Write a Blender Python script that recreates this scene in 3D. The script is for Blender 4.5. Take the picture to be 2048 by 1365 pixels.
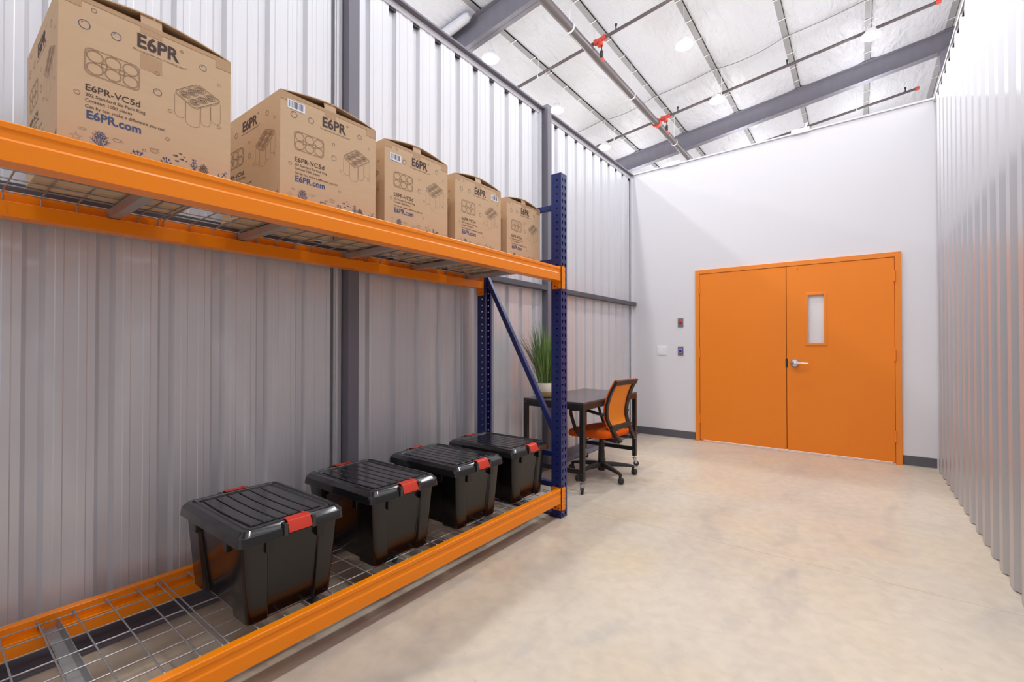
import bpy, bmesh, math, random
from mathutils import Vector, Matrix
random.seed(7)
PI = math.pi
S = bpy.context.scene
C = S.collection
for o in list(bpy.data.objects):
    bpy.data.objects.remove(o, do_unlink=True)

# ------------------------------------------------------------------ camera
cd = bpy.data.cameras.new('camera')
cd.sensor_width = 36.0
cd.lens = 916.33 / 2048.0 * 36.0
cd.clip_start = 0.02
cd.clip_end = 200
cam = bpy.data.objects.new('camera', cd)
cam.location = (0, 0, 1.1623)
cam.rotation_euler = (PI / 2 + 0.010, 0, 0.6489)
C.objects.link(cam)
S.camera = cam

# ------------------------------------------------------------------ world, lamps, exposure
S.view_settings.view_transform = 'Standard'
S.view_settings.look = 'None'
S.view_settings.gamma = 1.0
S.view_settings.use_curve_mapping = False
S.view_settings.exposure = -0.93
W = bpy.data.worlds.new('ambient_fill')  # white world light added as even fill
S.world = W
W.use_nodes = True
bgn = W.node_tree.nodes['Background']
bgn.inputs[0].default_value = (0.93, 0.95, 1.0, 1)
bgn.inputs[1].default_value = 2.15
LAMP_POWER = 112.0
FILL_POWER = 60.0
LAMP_COLOR = (0.97, 0.985, 1.0)

def zroof(x):
    return 8.4623 + 0.123 * x

LAMP_X = (-8.9, -5.85, -2.81, 0.23)
LAMP_Y = (-0.65, 1.9, 4.45, 7.0, 9.5, 12.15, 14.7, 17.3)
def lamp_pos(x, y):
    return (x, y, zroof(x) - 0.80)
VISIBLE = {(-5.85, 7.0), (-5.85, 9.5), (-5.85, 12.15), (-2.81, 9.5), (-2.81, 12.15), (0.23, 12.15)}
def lamp_light(x, y):
    d = bpy.data.lights.new('high_bay_light', 'AREA')
    d.shape = 'DISK'
    d.size = 0.34
    d.energy = LAMP_POWER
    d.color = LAMP_COLOR
    o = bpy.data.objects.new('high_bay_light', d)
    p = lamp_pos(x, y)
    o.location = (p[0], p[1], p[2] - 0.065)
    C.objects.link(o)
    d2 = bpy.data.lights.new('high_bay_fill', 'POINT')      # fill light added below each lamp to brighten ceiling and walls
    d2.shadow_soft_size = 0.10
    d2.energy = FILL_POWER
    d2.color = LAMP_COLOR
    o2 = bpy.data.objects.new('high_bay_fill', d2)
    o2.location = (p[0], p[1], p[2] - 0.17)
    C.objects.link(o2)
    return o
for lx in LAMP_X:
    for ly in LAMP_Y:
        lamp_light(lx, ly)

# ------------------------------------------------------------------ materials
def s2l(c):
    return tuple((v / 12.92 if v <= 0.04045 else ((v + 0.055) / 1.055) ** 2.4) for v in c)
def rgb(r, g, b):
    return s2l((r / 255, g / 255, b / 255)) + (1,)

def mat(name, col, rough=0.5, metal=0.0, spec=0.5, noise=None, bump=None, emit=None, coat=0.0, rvar=None, **kw):
    m = bpy.data.materials.new(name)
    m.use_nodes = True
    nt = m.node_tree
    b = nt.nodes['Principled BSDF']
    b.inputs['Base Color'].default_value = col
    b.inputs['Roughness'].default_value = rough
    b.inputs['Metallic'].default_value = metal
    b.inputs['Specular IOR Level'].default_value = spec
    b.inputs['Coat Weight'].default_value = coat
    if emit:
        b.inputs['Emission Color'].default_value = emit[0]
        b.inputs['Emission Strength'].default_value = emit[1]
    tc = nt.nodes.new('ShaderNodeTexCoord')
    if noise:                       # (scale vec, amount, second colour)
        mp = nt.nodes.new('ShaderNodeMapping')
        mp.inputs['Scale'].default_value = noise[0]
        nt.links.new(tc.outputs['Object'], mp.inputs[0])
        n = nt.nodes.new('ShaderNodeTexNoise')
        n.inputs['Scale'].default_value = 1.0
        n.inputs['Detail'].default_value = 6
        nt.links.new(mp.outputs[0], n.inputs['Vector'])
        r = nt.nodes.new('ShaderNodeValToRGB')
        r.color_ramp.elements[0].position = 0.5 - noise[1]
        r.color_ramp.elements[1].position = 0.5 + noise[1]
        r.color_ramp.elements[0].color = col
        r.color_ramp.elements[1].color = noise[2]
        nt.links.new(n.outputs[0], r.inputs[0])
        nt.links.new(r.outputs[0], b.inputs['Base Color'])
    if bump:                        # (scale vec, strength, distance)
        mp = nt.nodes.new('ShaderNodeMapping')
        mp.inputs['Scale'].default_value = bump[0]
        nt.links.new(tc.outputs['Object'], mp.inputs[0])
        n = nt.nodes.new('ShaderNodeTexNoise')
        n.inputs['Scale'].default_value = 1.0
        n.inputs['Detail'].default_value = 4
        nt.links.new(mp.outputs[0], n.inputs['Vector'])
        bp = nt.nodes.new('ShaderNodeBump')
        bp.inputs['Strength'].default_value = bump[1]
        bp.inputs['Distance'].default_value = bump[2]
        nt.links.new(n.outputs[0], bp.inputs['Height'])
        nt.links.new(bp.outputs[0], b.inputs['Normal'])
    if kw.get('trans'):
        b.inputs['Transmission Weight'].default_value = kw['trans']
    return m

M = {}
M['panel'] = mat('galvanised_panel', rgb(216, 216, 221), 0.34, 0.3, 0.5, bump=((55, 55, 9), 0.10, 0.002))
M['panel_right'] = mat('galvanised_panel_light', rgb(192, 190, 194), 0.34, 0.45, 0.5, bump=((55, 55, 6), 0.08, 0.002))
M['trim_white'] = mat('white_trim', rgb(226, 226, 232), 0.45)
M['steel_gray'] = mat('grey_primed_steel', rgb(112, 110, 122), 0.5, 0.0, noise=((7, 7, 2), 0.35, rgb(122, 120, 131)))
M['steel_dark'] = mat('dark_primed_steel', rgb(88, 87, 96), 0.55)
M['wall_paint'] = mat('white_wall_paint', rgb(226, 224, 228), 0.6, bump=((30, 30, 30), 0.03, 0.002))
M['vinyl'] = mat('grey_vinyl_base', rgb(92, 91, 97), 0.45)
M['door'] = mat('orange_door_paint', rgb(246, 138, 36), 0.42, 0, 0.4, noise=((1.5, 1.5, 0.8), 0.4, rgb(241, 132, 32)))
M['door_frame'] = mat('orange_frame_paint', rgb(242, 138, 42), 0.4)
M['door_gap'] = mat('door_shadow_gap', rgb(60, 25, 8), 0.8)
M['glass_white'] = mat('frosted_glass', rgb(236, 230, 231), 0.5, trans=0.05)
M['chrome'] = mat('satin_chrome', rgb(205, 205, 210), 0.22, 0.9)
M['alu'] = mat('aluminium', rgb(222, 205, 190), 0.4, 0.5)
M['orange'] = mat('rack_orange', rgb(255, 141, 2), 0.33, 0, 0.4)
M['blue'] = mat('rack_blue', rgb(33, 44, 106), 0.35, 0, 0.5)
M['wire'] = mat('zinc_wire', rgb(150, 148, 150), 0.42, 0.7, noise=((90, 90, 90), 0.3, rgb(190, 188, 190)))
M['zinc'] = mat('zinc_sheet', rgb(160, 158, 156), 0.4, 0.6, noise=((12, 3, 3), 0.3, rgb(182, 180, 178)))
M['card'] = mat('corrugated_cardboard', rgb(210, 178, 143), 0.75, 0, 0.25, noise=((6, 6, 60), 0.4, rgb(216, 185, 150)))
M['card_in'] = mat('cardboard_inside', rgb(150, 112, 72), 0.85, 0, 0.2)
M['ink'] = mat('brown_ink', rgb(78, 58, 54), 0.7)
M['ink_light'] = mat('brown_ink_fine', rgb(134, 104, 82), 0.7)
M['ink_blue'] = mat('blue_ink', rgb(68, 84, 124), 0.7)
M['tape'] = mat('packing_tape', rgb(190, 152, 112), 0.25, 0, 0.6)
M['label_white'] = mat('label_paper', rgb(236, 236, 242), 0.5)
M['bar_ink'] = mat('barcode_ink', rgb(70, 72, 104), 0.6)
M['tote'] = mat('black_plastic', rgb(17, 15, 15), 0.2, 0, 0.5, bump=((25, 25, 25), 0.02, 0.002))
M['tote_lid'] = mat('black_plastic_lid', rgb(30, 30, 33), 0.14, 0, 0.8, bump=((14, 14, 14), 0.03, 0.003))
M['latch'] = mat('red_latch', rgb(214, 62, 44), 0.35)
M['desk'] = mat('desk_black', rgb(38, 34, 34), 0.38, 0, 0.5)
M['desk_top'] = mat('desk_top_black', rgb(80, 73, 77), 0.22, 0, 0.5)
M['rubber'] = mat('black_rubber', rgb(48, 46, 46), 0.6)
M['chair_black'] = mat('chair_black_plastic', rgb(42, 39, 39), 0.45)
M['seat'] = mat('orange_fabric', rgb(234, 98, 18), 0.85, 0, 0.2, bump=((300, 300, 300), 0.3, 0.001))
M['leaf'] = mat('grass_leaf', rgb(98, 130, 64), 0.5, noise=((9, 9, 3), 0.3, rgb(146, 174, 100)))
M['leaf_dry'] = mat('grass_leaf_brown', rgb(104, 92, 76), 0.6)
M['soil'] = mat('soil', rgb(70, 58, 44), 0.9)
M['pot_cream'] = mat('cream_ceramic', rgb(232, 222, 200), 0.4)
M['pot_tan'] = mat('tan_ceramic', rgb(196, 164, 112), 0.45)
M['pipe'] = mat('dark_pipe', rgb(92, 84, 86), 0.4, 0.2)
M['red_fit'] = mat('red_fitting', rgb(206, 74, 58), 0.45)
M['black'] = mat('black_metal', rgb(40, 40, 42), 0.5)
M['white_metal'] = mat('white_metal', rgb(232, 232, 234), 0.4)
M['purlin'] = mat('purlin_grey', rgb(150, 149, 152), 0.5, 0.15)
M['steel_plate'] = mat('steel_plate', rgb(140, 136, 138), 0.4, 0.5)
M['red_button'] = mat('red_button', rgb(206, 62, 58), 0.35)
M['blue_button'] = mat('blue_button', rgb(40, 48, 190), 0.35)
M['plate_white'] = mat('white_plate', rgb(238, 238, 240), 0.4)
M['socket_dark'] = mat('socket_slot', rgb(150, 148, 150), 0.6)
M['lens'] = mat('lamp_lens', rgb(255, 255, 255), 0.5, emit=((1, 0.99, 0.97, 1), 25.0))
M['ext_wall'] = mat('white_liner_wall', rgb(236, 236, 238), 0.6)

# ceiling: white vinyl insulation facing, wrinkled
def ceiling_mat():
    m = mat('insulation_facing', rgb(200, 201, 209), 0.42, 0, 0.4)
    nt = m.node_tree
    b = nt.nodes['Principled BSDF']
    tc = nt.nodes.new('ShaderNodeTexCoord')
    prev = None
    for sc, st, ds in (((1.3, 0.5, 1), 0.9, 0.12), ((7, 2.0, 3), 0.9, 0.04), ((3.0, 14, 3), 0.5, 0.016)):
        mp = nt.nodes.new('ShaderNodeMapping')
        mp.inputs['Scale'].default_value = sc
        nt.links.new(tc.outputs['Object'], mp.inputs[0])
        n = nt.nodes.new('ShaderNodeTexNoise')
        n.inputs['Scale'].default_value = 1.0
        n.inputs['Detail'].default_value = 3
        n.inputs['Distortion'].default_value = 1.2
        nt.links.new(mp.outputs[0], n.inputs['Vector'])
        bp = nt.nodes.new('ShaderNodeBump')
        bp.inputs['Strength'].default_value = st
        bp.inputs['Distance'].default_value = ds
        nt.links.new(n.outputs[0], bp.inputs['Height'])
        if prev:
            nt.links.new(prev.outputs[0], bp.inputs['Normal'])
        prev = bp
    nt.links.new(prev.outputs[0], b.inputs['Normal'])
    return m
M['ceiling'] = ceiling_mat()

# floor: beige sealed concrete, mottled, with saw-cut joints
def floor_mat():
    m = bpy.data.materials.new('sealed_concrete')
    m.use_nodes = True
    nt = m.node_tree
    b = nt.nodes['Principled BSDF']
    tc = nt.nodes.new('ShaderNodeTexCoord')
    def noise(sc, detail, dist=0.0):
        mp = nt.nodes.new('ShaderNodeMapping')
        mp.inputs['Scale'].default_value = sc
        nt.links.new(tc.outputs['Object'], mp.inputs[0])
        n = nt.nodes.new('ShaderNodeTexNoise')
        n.inputs['Scale'].default_value = 1.0
        n.inputs['Detail'].default_value = detail
        n.inputs['Distortion'].default_value = dist
        nt.links.new(mp.outputs[0], n.inputs['Vector'])
        return n.outputs[0]
    def ramp(src, stops):
        r = nt.nodes.new('ShaderNodeValToRGB')
        els = r.color_ramp.elements
        for i, (p, c) in enumerate(stops):
            e = els[i] if i < 2 else els.new(p)
            e.position = p
            e.color = c
        nt.links.new(src, r.inputs[0])
        return r.outputs[0]
    def mix(a, bcol, fac, mode='MIX'):
        x = nt.nodes.new('ShaderNodeMix')
        x.data_type = 'RGBA'
        x.blend_type = mode
        if isinstance(fac, float):
            x.inputs[0].default_value = fac
        else:
            nt.links.new(fac, x.inputs[0])
        nt.links.new(a, x.inputs[6])
        if isinstance(bcol, tuple):
            x.inputs[7].default_value = bcol
        else:
            nt.links.new(bcol, x.inputs[7])
        return x.outputs[2]
    base = ramp(noise((0.9, 0.6, 1), 8, 0.6), [(0.30, rgb(194, 182, 166)), (0.52, rgb(207, 194, 176)), (0.72, rgb(212, 197, 174))])
    warm = ramp(noise((0.7, 1.3, 1), 5, 0.9), [(0.48, (0, 0, 0, 1)), (0.75, (0.6, 0.6, 0.6, 1))])
    c1 = mix(base, rgb(212, 190, 156), warm)
    grey = ramp(noise((2.4, 1.2, 1), 9, 1.5), [(0.55, (0, 0, 0, 1)), (0.78, (0.75, 0.75, 0.75, 1))])
    c2 = mix(c1, rgb(178, 170, 163), grey)
    fine = ramp(noise((16, 16, 1), 8, 0.4), [(0.35, (0.90, 0.90, 0.90, 1)), (0.65, (1, 1, 1, 1))])
    c3 = mix(c2, fine, 1.0, 'MULTIPLY')
    sp = ramp(noise((38, 38, 1), 2, 0), [(0.70, (0, 0, 0, 1)), (0.76, (0.25, 0.25, 0.25, 1))])
    c4 = mix(c3, rgb(160, 140, 116), sp)
    # saw-cut joints: one across at y = 2.89, others far away
    sep = nt.nodes.new('ShaderNodeSeparateXYZ')
    nt.links.new(tc.outputs['Object'], sep.inputs[0])
    def line(out, at, w):
        s = nt.nodes.new('ShaderNodeMath'); s.operation = 'SUBTRACT'
        nt.links.new(out, s.inputs[0]); s.inputs[1].default_value = at
        a = nt.nodes.new('ShaderNodeMath'); a.operation = 'ABSOLUTE'
        nt.links.new(s.outputs[0], a.inputs[0])
        l = nt.nodes.new('ShaderNodeMath'); l.operation = 'LESS_THAN'
        nt.links.new(a.outputs[0], l.inputs[0]); l.inputs[1].default_value = w
        k = nt.nodes.new('ShaderNodeMath'); k.operation = 'MULTIPLY'
        nt.links.new(l.outputs[0], k.inputs[0]); k.inputs[1].default_value = 0.42
        return k.outputs[0]
    c5 = mix(c4, rgb(120, 108, 96), line(sep.outputs['Y'], 2.905, 0.0022))
    nt.links.new(c5, b.inputs['Base Color'])
    rr = ramp(noise((1.6, 1.6, 1), 6, 0.5), [(0.3, (0.30, 0.30, 0.30, 1)), (0.7, (0.46, 0.46, 0.46, 1))])
    nt.links.new(rr, b.inputs['Roughness'])
    b.inputs['Specular IOR Level'].default_value = 0.4
    return m
M['floor'] = floor_mat()

# orange see-through back mesh of the chair: woven with open cells
def net_mat():
    m = bpy.data.materials.new('orange_net')
    m.use_nodes = True
    nt = m.node_tree
    b = nt.nodes['Principled BSDF']
    b.inputs['Base Color'].default_value = rgb(255, 148, 40)
    b.inputs['Roughness'].default_value = 0.7
    tr = nt.nodes.new('ShaderNodeBsdfTransparent')
    mx = nt.nodes.new('ShaderNodeMixShader')
    tc = nt.nodes.new('ShaderNodeTexCoord')
    mp = nt.nodes.new('ShaderNodeMapping')
    mp.inputs['Scale'].default_value = (260, 260, 260)
    nt.links.new(tc.outputs['Object'], mp.inputs[0])
    v = nt.nodes.new('ShaderNodeTexVoronoi')
    nt.links.new(mp.outputs[0], v.inputs['Vector'])
    lt = nt.nodes.new('ShaderNodeMath'); lt.operation = 'LESS_THAN'
    nt.links.new(v.outputs['Distance'], lt.inputs[0]); lt.inputs[1].default_value = 0.20
    nt.links.new(lt.outputs[0], mx.inputs[0])
    nt.links.new(b.outputs[0], mx.inputs[1])
    nt.links.new(tr.outputs[0], mx.inputs[2])
    nt.links.new(mx.outputs[0], nt.nodes['Material Output'].inputs[0])
    return m
M['net'] = net_mat()

# ------------------------------------------------------------------ mesh helper
class MB:
    def __init__(s):
        s.v = []; s.f = []; s.mi = []; s.m = 0
    def add(s, vs, fs):
        k = len(s.v)
        s.v += [Vector(p) for p in vs]
        for f in fs:
            s.f.append([k + i for i in f]); s.mi.append(s.m)
        return s
    def box(s, x0, x1, y0, y1, z0, z1):
        return s.add([(x0, y0, z0), (x1, y0, z0), (x1, y1, z0), (x0, y1, z0), (x0, y0, z1), (x1, y0, z1), (x1, y1, z1), (x0, y1, z1)],
                     [(0, 3, 2, 1), (4, 5, 6, 7), (0, 1, 5, 4), (1, 2, 6, 5), (2, 3, 7, 6), (3, 0, 4, 7)])
    def bar(s, p, q, w, h, up=(0, 0, 1)):
        p = Vector(p); q = Vector(q); d = (q - p).normalized(); u = Vector(up)
        r = d.cross(u)
        if r.length < 1e-4: r = d.cross(Vector((1, 0, 0)))
        r.normalize(); u = r.cross(d)
        vs = []
        for c in (p, q):
            for a, b in ((-1, -1), (1, -1), (1, 1), (-1, 1)):
                vs.append(c + r * a * w / 2 + u * b * h / 2)
        return s.add(vs, [(0, 1, 2, 3), (7, 6, 5, 4), (0, 4, 5, 1), (1, 5, 6, 2), (2, 6, 7, 3), (3, 7, 4, 0)])
    def loft(s, rings, caps=True, closed=True):
        n = len(rings[0]); k = []
        vs = [p for r in rings for p in r]
        fs = []
        for i in range(len(rings) - 1):
            for j in range(n if closed else n - 1):
                a = i * n + j; b = i * n + (j + 1) % n
                fs.append((a, b, b + n, a + n))
        if caps:
            fs.append(tuple(reversed(range(n))))
            fs.append(tuple(range((len(rings) - 1) * n, len(rings) * n)))
        return s.add(vs, fs)
    def prism(s, poly, axis, a, b):
        """poly: 2-D outline in the two other axes (x,z for axis y; x,y for axis z; y,z for axis x)"""
        def P(u, w, t):
            return (t, u, w) if axis == 'x' else ((u, t, w) if axis == 'y' else (u, w, t))
        return s.loft([[P(u, w, a) for u, w in poly], [P(u, w, b) for u, w in poly]])
    def tube(s, pts, r, n=8, caps=True, flat=None):
        pts = [Vector(p) for p in pts]
        rs = r if isinstance(r, (list, tuple)) else [r] * len(pts)
        rings = []; prevu = None
        for i, p in enumerate(pts):
            d = (pts[min(i + 1, len(pts) - 1)] - pts[max(i - 1, 0)])
            d.normalize()
            if prevu is None:
                u = Vector((0, 0, 1)) if abs(d.z) < 0.9 else Vector((1, 0, 0))
            else:
                u = prevu
            u = (u - d * u.dot(d))
            if u.length < 1e-5: u = Vector((0, 1, 0))
            u.normalize(); w = d.cross(u); prevu = u
            ring = []
            for j in range(n):
                a = 2 * PI * j / n
                fu, fw = (1, 1) if flat is None else flat
                ring.append(p + u * math.cos(a) * rs[i] * fu + w * math.sin(a) * rs[i] * fw)
            rings.append(ring)
        return s.loft(rings, caps)
    def lathe(s, prof, n=24, c=(0, 0, 0), axis='z'):
        rings = []
        for r, z in prof:
            ring = []
            for j in range(n):
                a = 2 * PI * j / n
                x, y = r * math.cos(a), r * math.sin(a)
                q = (x, y, z) if axis == 'z' else ((z, x, y) if axis == 'x' else (y, z, x))
                ring.append(Vector(q) + Vector(c))
            rings.append(ring)
        return s.loft(rings, True)
    def build(s, name, mats, parent=None, bevel=None, smooth=35, loc=None, raw=False):
        if not isinstance(mats, (list, tuple)): mats = [mats]
        me = bpy.data.meshes.new(name)
        vs = s.v
        off = Vector((0, 0, 0))
        if parent is not None and not raw:
            p = parent; off = Vector((0, 0, 0))
            while p is not None:
                off = off + p.location; p = p.parent
        elif parent is None:
            if loc is None:
                xs = [v.x for v in vs]; ys = [v.y for v in vs]; zs = [v.z for v in vs]
                off = Vector(((min(xs) + max(xs)) / 2, (min(ys) + max(ys)) / 2, min(zs)))
            else:
                off = Vector(loc)
        me.from_pydata([tuple(v - off) for v in vs], [], s.f)
        for m in mats: me.materials.append(m)
        me.polygons.foreach_set('material_index', s.mi)
        me.update()
        bm = bmesh.new(); bm.from_mesh(me)
        bmesh.ops.recalc_face_normals(bm, faces=bm.faces) if smooth is not None else None
        bm.to_mesh(me); bm.free()
        if smooth:
            for p in me.polygons: p.use_smooth = True
            me.set_sharp_from_angle(angle=math.radians(smooth))
        o = bpy.data.objects.new(name, me)
        C.objects.link(o)
        if parent is not None: o.parent = parent
        else: o.location = off
        if bevel:
            b = o.modifiers.new('bevel', 'BEVEL')
            b.width = bevel; b.segments = 2; b.limit_method = 'ANGLE'; b.angle_limit = math.radians(40)
            b.harden_normals = False
        return o

def tag(o, label=None, cat=None, group=None, kind=None):
    if label: o['label'] = label
    if cat: o['category'] = cat
    if group: o['group'] = group
    if kind: o['kind'] = kind
    return o
def thing(name, loc, label, cat, group=None, rz=0):
    o = bpy.data.objects.new(name, None)
    o.empty_display_size = 0.1
    o.location = loc
    o.rotation_euler = (0, 0, rz)
    C.objects.link(o)
    return tag(o, label, cat, group)
def dup(root, loc, label, rz=None, scale=None):
    r = root.copy(); C.objects.link(r); r.location = loc; r['label'] = label
    if rz is not None: r.rotation_euler = (0, 0, rz)
    if scale: r.scale = scale
    for ch in list(root.children):
        c = ch.copy(); C.objects.link(c); c.parent = r
        for g in ch.children:
            d = g.copy(); C.objects.link(d); d.parent = c
    return r
def struct(o): 
    o['kind'] = 'structure'
    return o

# ------------------------------------------------------------------ room: floor, walls, roof
XL = -2.43      # face of the left wall sheets
XR = 0.575      # ribs of the right wall
YD = 5.858      # the wall with the orange doors
struct(MB().box(-10, 2.3, -7, 26, -0.12, 0).build('floor', M['floor'], loc=(0, 0, 0), smooth=None))

def rib_sheet(y0, y1, pitch, phase, top_w, bot_w, depth, x, back, sgn, minor=0.0):
    """outline in (x,y): flat pans at x, grooves (sgn<0) or ribs (sgn>0) of the given depth, closed by a straight back"""
    pts = [(x, y0)]
    k = math.floor((y0 - phase) / pitch)
    while True:
        c = phase + k * pitch; k += 1
        if c + top_w / 2 > y1: break
        if c - top_w / 2 < y0: continue
        pts += [(x, c - top_w / 2), (x + sgn * depth, c - bot_w / 2), (x + sgn * depth, c + bot_w / 2), (x, c + top_w / 2)]
        if minor and c + pitch < y1:
            for q in (0.335, 0.665):
                m = c + pitch * q
                pts += [(x, m - 0.014), (x + minor, m - 0.0105), (x + minor, m + 0.0105), (x, m + 0.014)]
    pts += [(x, y1), (back, y1), (back, y0)]
    return pts
wl = MB()
wl.prism(rib_sheet(-3.4, YD, 0.2034, 0.2790, 0.062, 0.032, 0.022, XL, -2.52, -1, 0.0022), 'z', 0.0, 3.40)
struct(wl.build('wall_left', M['panel'], loc=(XL, 0, 0), smooth=20))
shade_mb = MB()                      # black blocks standing in for the shade at the top of every groove
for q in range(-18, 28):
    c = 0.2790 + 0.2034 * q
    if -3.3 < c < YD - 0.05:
        shade_mb.prism([(XL - 0.0005, c - 0.0308), (XL - 0.0205, c - 0.0158), (XL - 0.0205, c + 0.0158), (XL - 0.0005, c + 0.0308)], 'z', 3.368, 3.386)
struct(shade_mb.build('trim_30', M['black'], smooth=None))
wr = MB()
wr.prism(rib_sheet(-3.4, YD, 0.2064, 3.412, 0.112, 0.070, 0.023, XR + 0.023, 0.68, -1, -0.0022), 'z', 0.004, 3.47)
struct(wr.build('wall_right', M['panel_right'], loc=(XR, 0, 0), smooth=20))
shade_mb = MB()                      # black blocks between the ribs, painted shade under the top channel
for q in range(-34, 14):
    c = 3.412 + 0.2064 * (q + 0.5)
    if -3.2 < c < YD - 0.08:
        shade_mb.box(XR + 0.004, XR + 0.0235, c - 0.055, c + 0.055, 3.442, 3.477)
struct(shade_mb.build('trim_31', M['black'], smooth=None))
# right wall: top channel
struct(MB().box(XR - 0.004, 0.68, -3.4, YD + 0.02, 3.478, 3.50).build('trim_3', M['trim_white']))

struct(MB().box(-2.52, 0.68, -3.52, -3.4, 0, 3.45).build('wall_front', M['panel'], smooth=None))
# door wall with its opening, top rising slightly to the right
DX0, DX1, DH = -1.6045, 0.3269, 2.083
def ztop(x): return 3.446 + (x + 2.435) / 3.0 * 0.055
wd = MB()
def wall_piece(x0, x1, z0, z1a, z1b):
    wd.add([(x0, YD, z0), (x1, YD, z0), (x1, YD + 0.12, z0), (x0, YD + 0.12, z0), (x0, YD, z1a), (x1, YD, z1b), (x1, YD + 0.12, z1b), (x0, YD + 0.12, z1a)],
           [(0, 3, 2, 1), (4, 5, 6, 7), (0, 1, 5, 4), (1, 2, 6, 5), (2, 3, 7, 6), (3, 0, 4, 7)])
O0, O1, OH = DX0 + 0.02, DX1 - 0.02, DH - 0.02
wall_piece(-2.52, O0, 0, ztop(-2.52), ztop(O0))
wall_piece(O0, O1, OH, ztop(O0), ztop(O1))
wall_piece(O1, 0.60, 0, ztop(O1), ztop(0.60))
struct(wd.build('wall_back', M['wall_paint'], loc=(-1, YD, 0), smooth=None))
tb = MB()
tb.add([(-2.42, YD - 0.012, ztop(-2.42) - 0.004), (0.59, YD - 0.012, ztop(0.59) - 0.004), (0.59, YD + 0.13, ztop(0.59) - 0.004), (-2.42, YD + 0.13, ztop(-2.42) - 0.004),
        (-2.42, YD - 0.012, ztop(-2.42) + 0.012), (0.59, YD - 0.012, ztop(0.59) + 0.012), (0.59, YD + 0.13, ztop(0.59) + 0.012), (-2.42, YD + 0.13, ztop(-2.42) + 0.012)],
       [(0, 3, 2, 1), (4, 5, 6, 7), (0, 1, 5, 4), (1, 2, 6, 5), (2, 3, 7, 6), (3, 0, 4, 7)])
struct(tb.build('trim_4', M['trim_white']))
# corner post where the sheets meet the white wall
struct(MB().box(XL - 0.005, XL + 0.022, YD - 0.055, YD, 0, 3.40).build('trim_1', M['trim_white']))
struct(MB().box(XL - 0.002, XL + 0.004, YD - 0.066, YD - 0.055, 0.0, 3.40).build('trim_32', M['steel_dark'], smooth=None))  # dark strip added as the shaded gap beside the corner trim
struct(MB().box(XR + 0.02, XR + 0.05, YD - 0.03, YD, 0, 3.47).build('trim_2', M['steel_plate']))
# vinyl base on the door wall
struct(MB().box(-2.41, DX0 - 0.001, YD - 0.006, YD, 0.008, 0.098).build('baseboard_back', M['vinyl'], bevel=0.002))
struct(MB().box(DX1 + 0.001, XR, YD - 0.006, YD, 0.008, 0.098).build('baseboard_right', M['vinyl'], bevel=0.002))

# left wall: flashing, top channel, base track, J trims beside the posts
POSTS = ((1.540, 1.611), (3.675, 3.743))
k = 5
for (a, b) in ((-3.4, POSTS[0][0]), (POSTS[0][1], POSTS[1][0]), (POSTS[1][1], YD)):
    t = MB()
    t.box(XL - 0.01, XL + 0.006, a, b, 3.385, 3.405)
    t.box(XL - 0.01, XL + 0.002, a, b, 3.40, 3.432)
    struct(t.build('trim_%d' % k, M['trim_white'], smooth=None)); k += 1
for (a, b) in POSTS:
    for (c, d) in ((a - 0.052, a - 0.004), (b + 0.004, b + 0.052)):
        t = MB()
        t.box(XL - 0.004, XL + 0.010, c, d, 0.0, 3.40)
        t.box(XL - 0.004, XL + 0.022, c + 0.006, c + 0.020, 0.0, 3.40)
        struct(t.build('trim_%d' % k, M['panel'], bevel=0.002)); k += 1
t = MB(); t.box(-2.46, -2.412, -3.4, YD, 0, 0.095); t.box(-2.415, -2.325, -3.4, YD, 0, 0.012)
struct(t.build('trim_%d' % k, M['steel_gray'], bevel=0.002)); k += 1

for i, (a, b) in enumerate(((-3.4, POSTS[0][0]), (POSTS[0][1], POSTS[1][0]), (POSTS[1][1], YD - 0.01))):
    t = MB()
    t.box(-2.50, -2.392, a, b, 3.433, 3.450)
    o = t.build('top_channel', M['steel_gray'], bevel=0.002)
    tag(o, ['grey steel channel capping the ribbed left wall above the boxes nearest the camera',
            'grey steel channel capping the ribbed left wall between the two grey posts',
            'grey steel channel capping the ribbed left wall from the far post to the white wall'][i], 'channel', 'channels along the top of the left wall')
    g = MB()
    y1 = b + (0.03 if i == 2 else -0.002)
    if i == 2: b = YD - 0.004
    g.prism([(-2.43, 1.690), (-2.3605, 1.690), (-2.3605, 1.735), (-2.43, 1.735)], 'y', a + 0.001, b - 0.001)
    o = g.build('wall_girt', M['steel_dark'], bevel=0.002)
    tag(o, ['grey horizontal girt on the ribbed wall behind the left end of the rack',
            'grey horizontal girt on the ribbed wall between the two grey posts',
            'grey horizontal girt above the desk, ending at the white wall'][i], 'girt', 'girts across the left wall')
for i, (a, b) in enumerate(POSTS):
    t = MB()
    t.box(-2.43, -2.358, a, b, 0.0, 3.475)
    o = t.build('steel_post', M['steel_gray'], bevel=0.003)
    tag(o, ['grey steel post behind the rack, rising past the second cardboard box',
            'grey steel post behind the potted grass, its top showing above the wall channel'][i], 'post', 'posts of the left wall')

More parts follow.
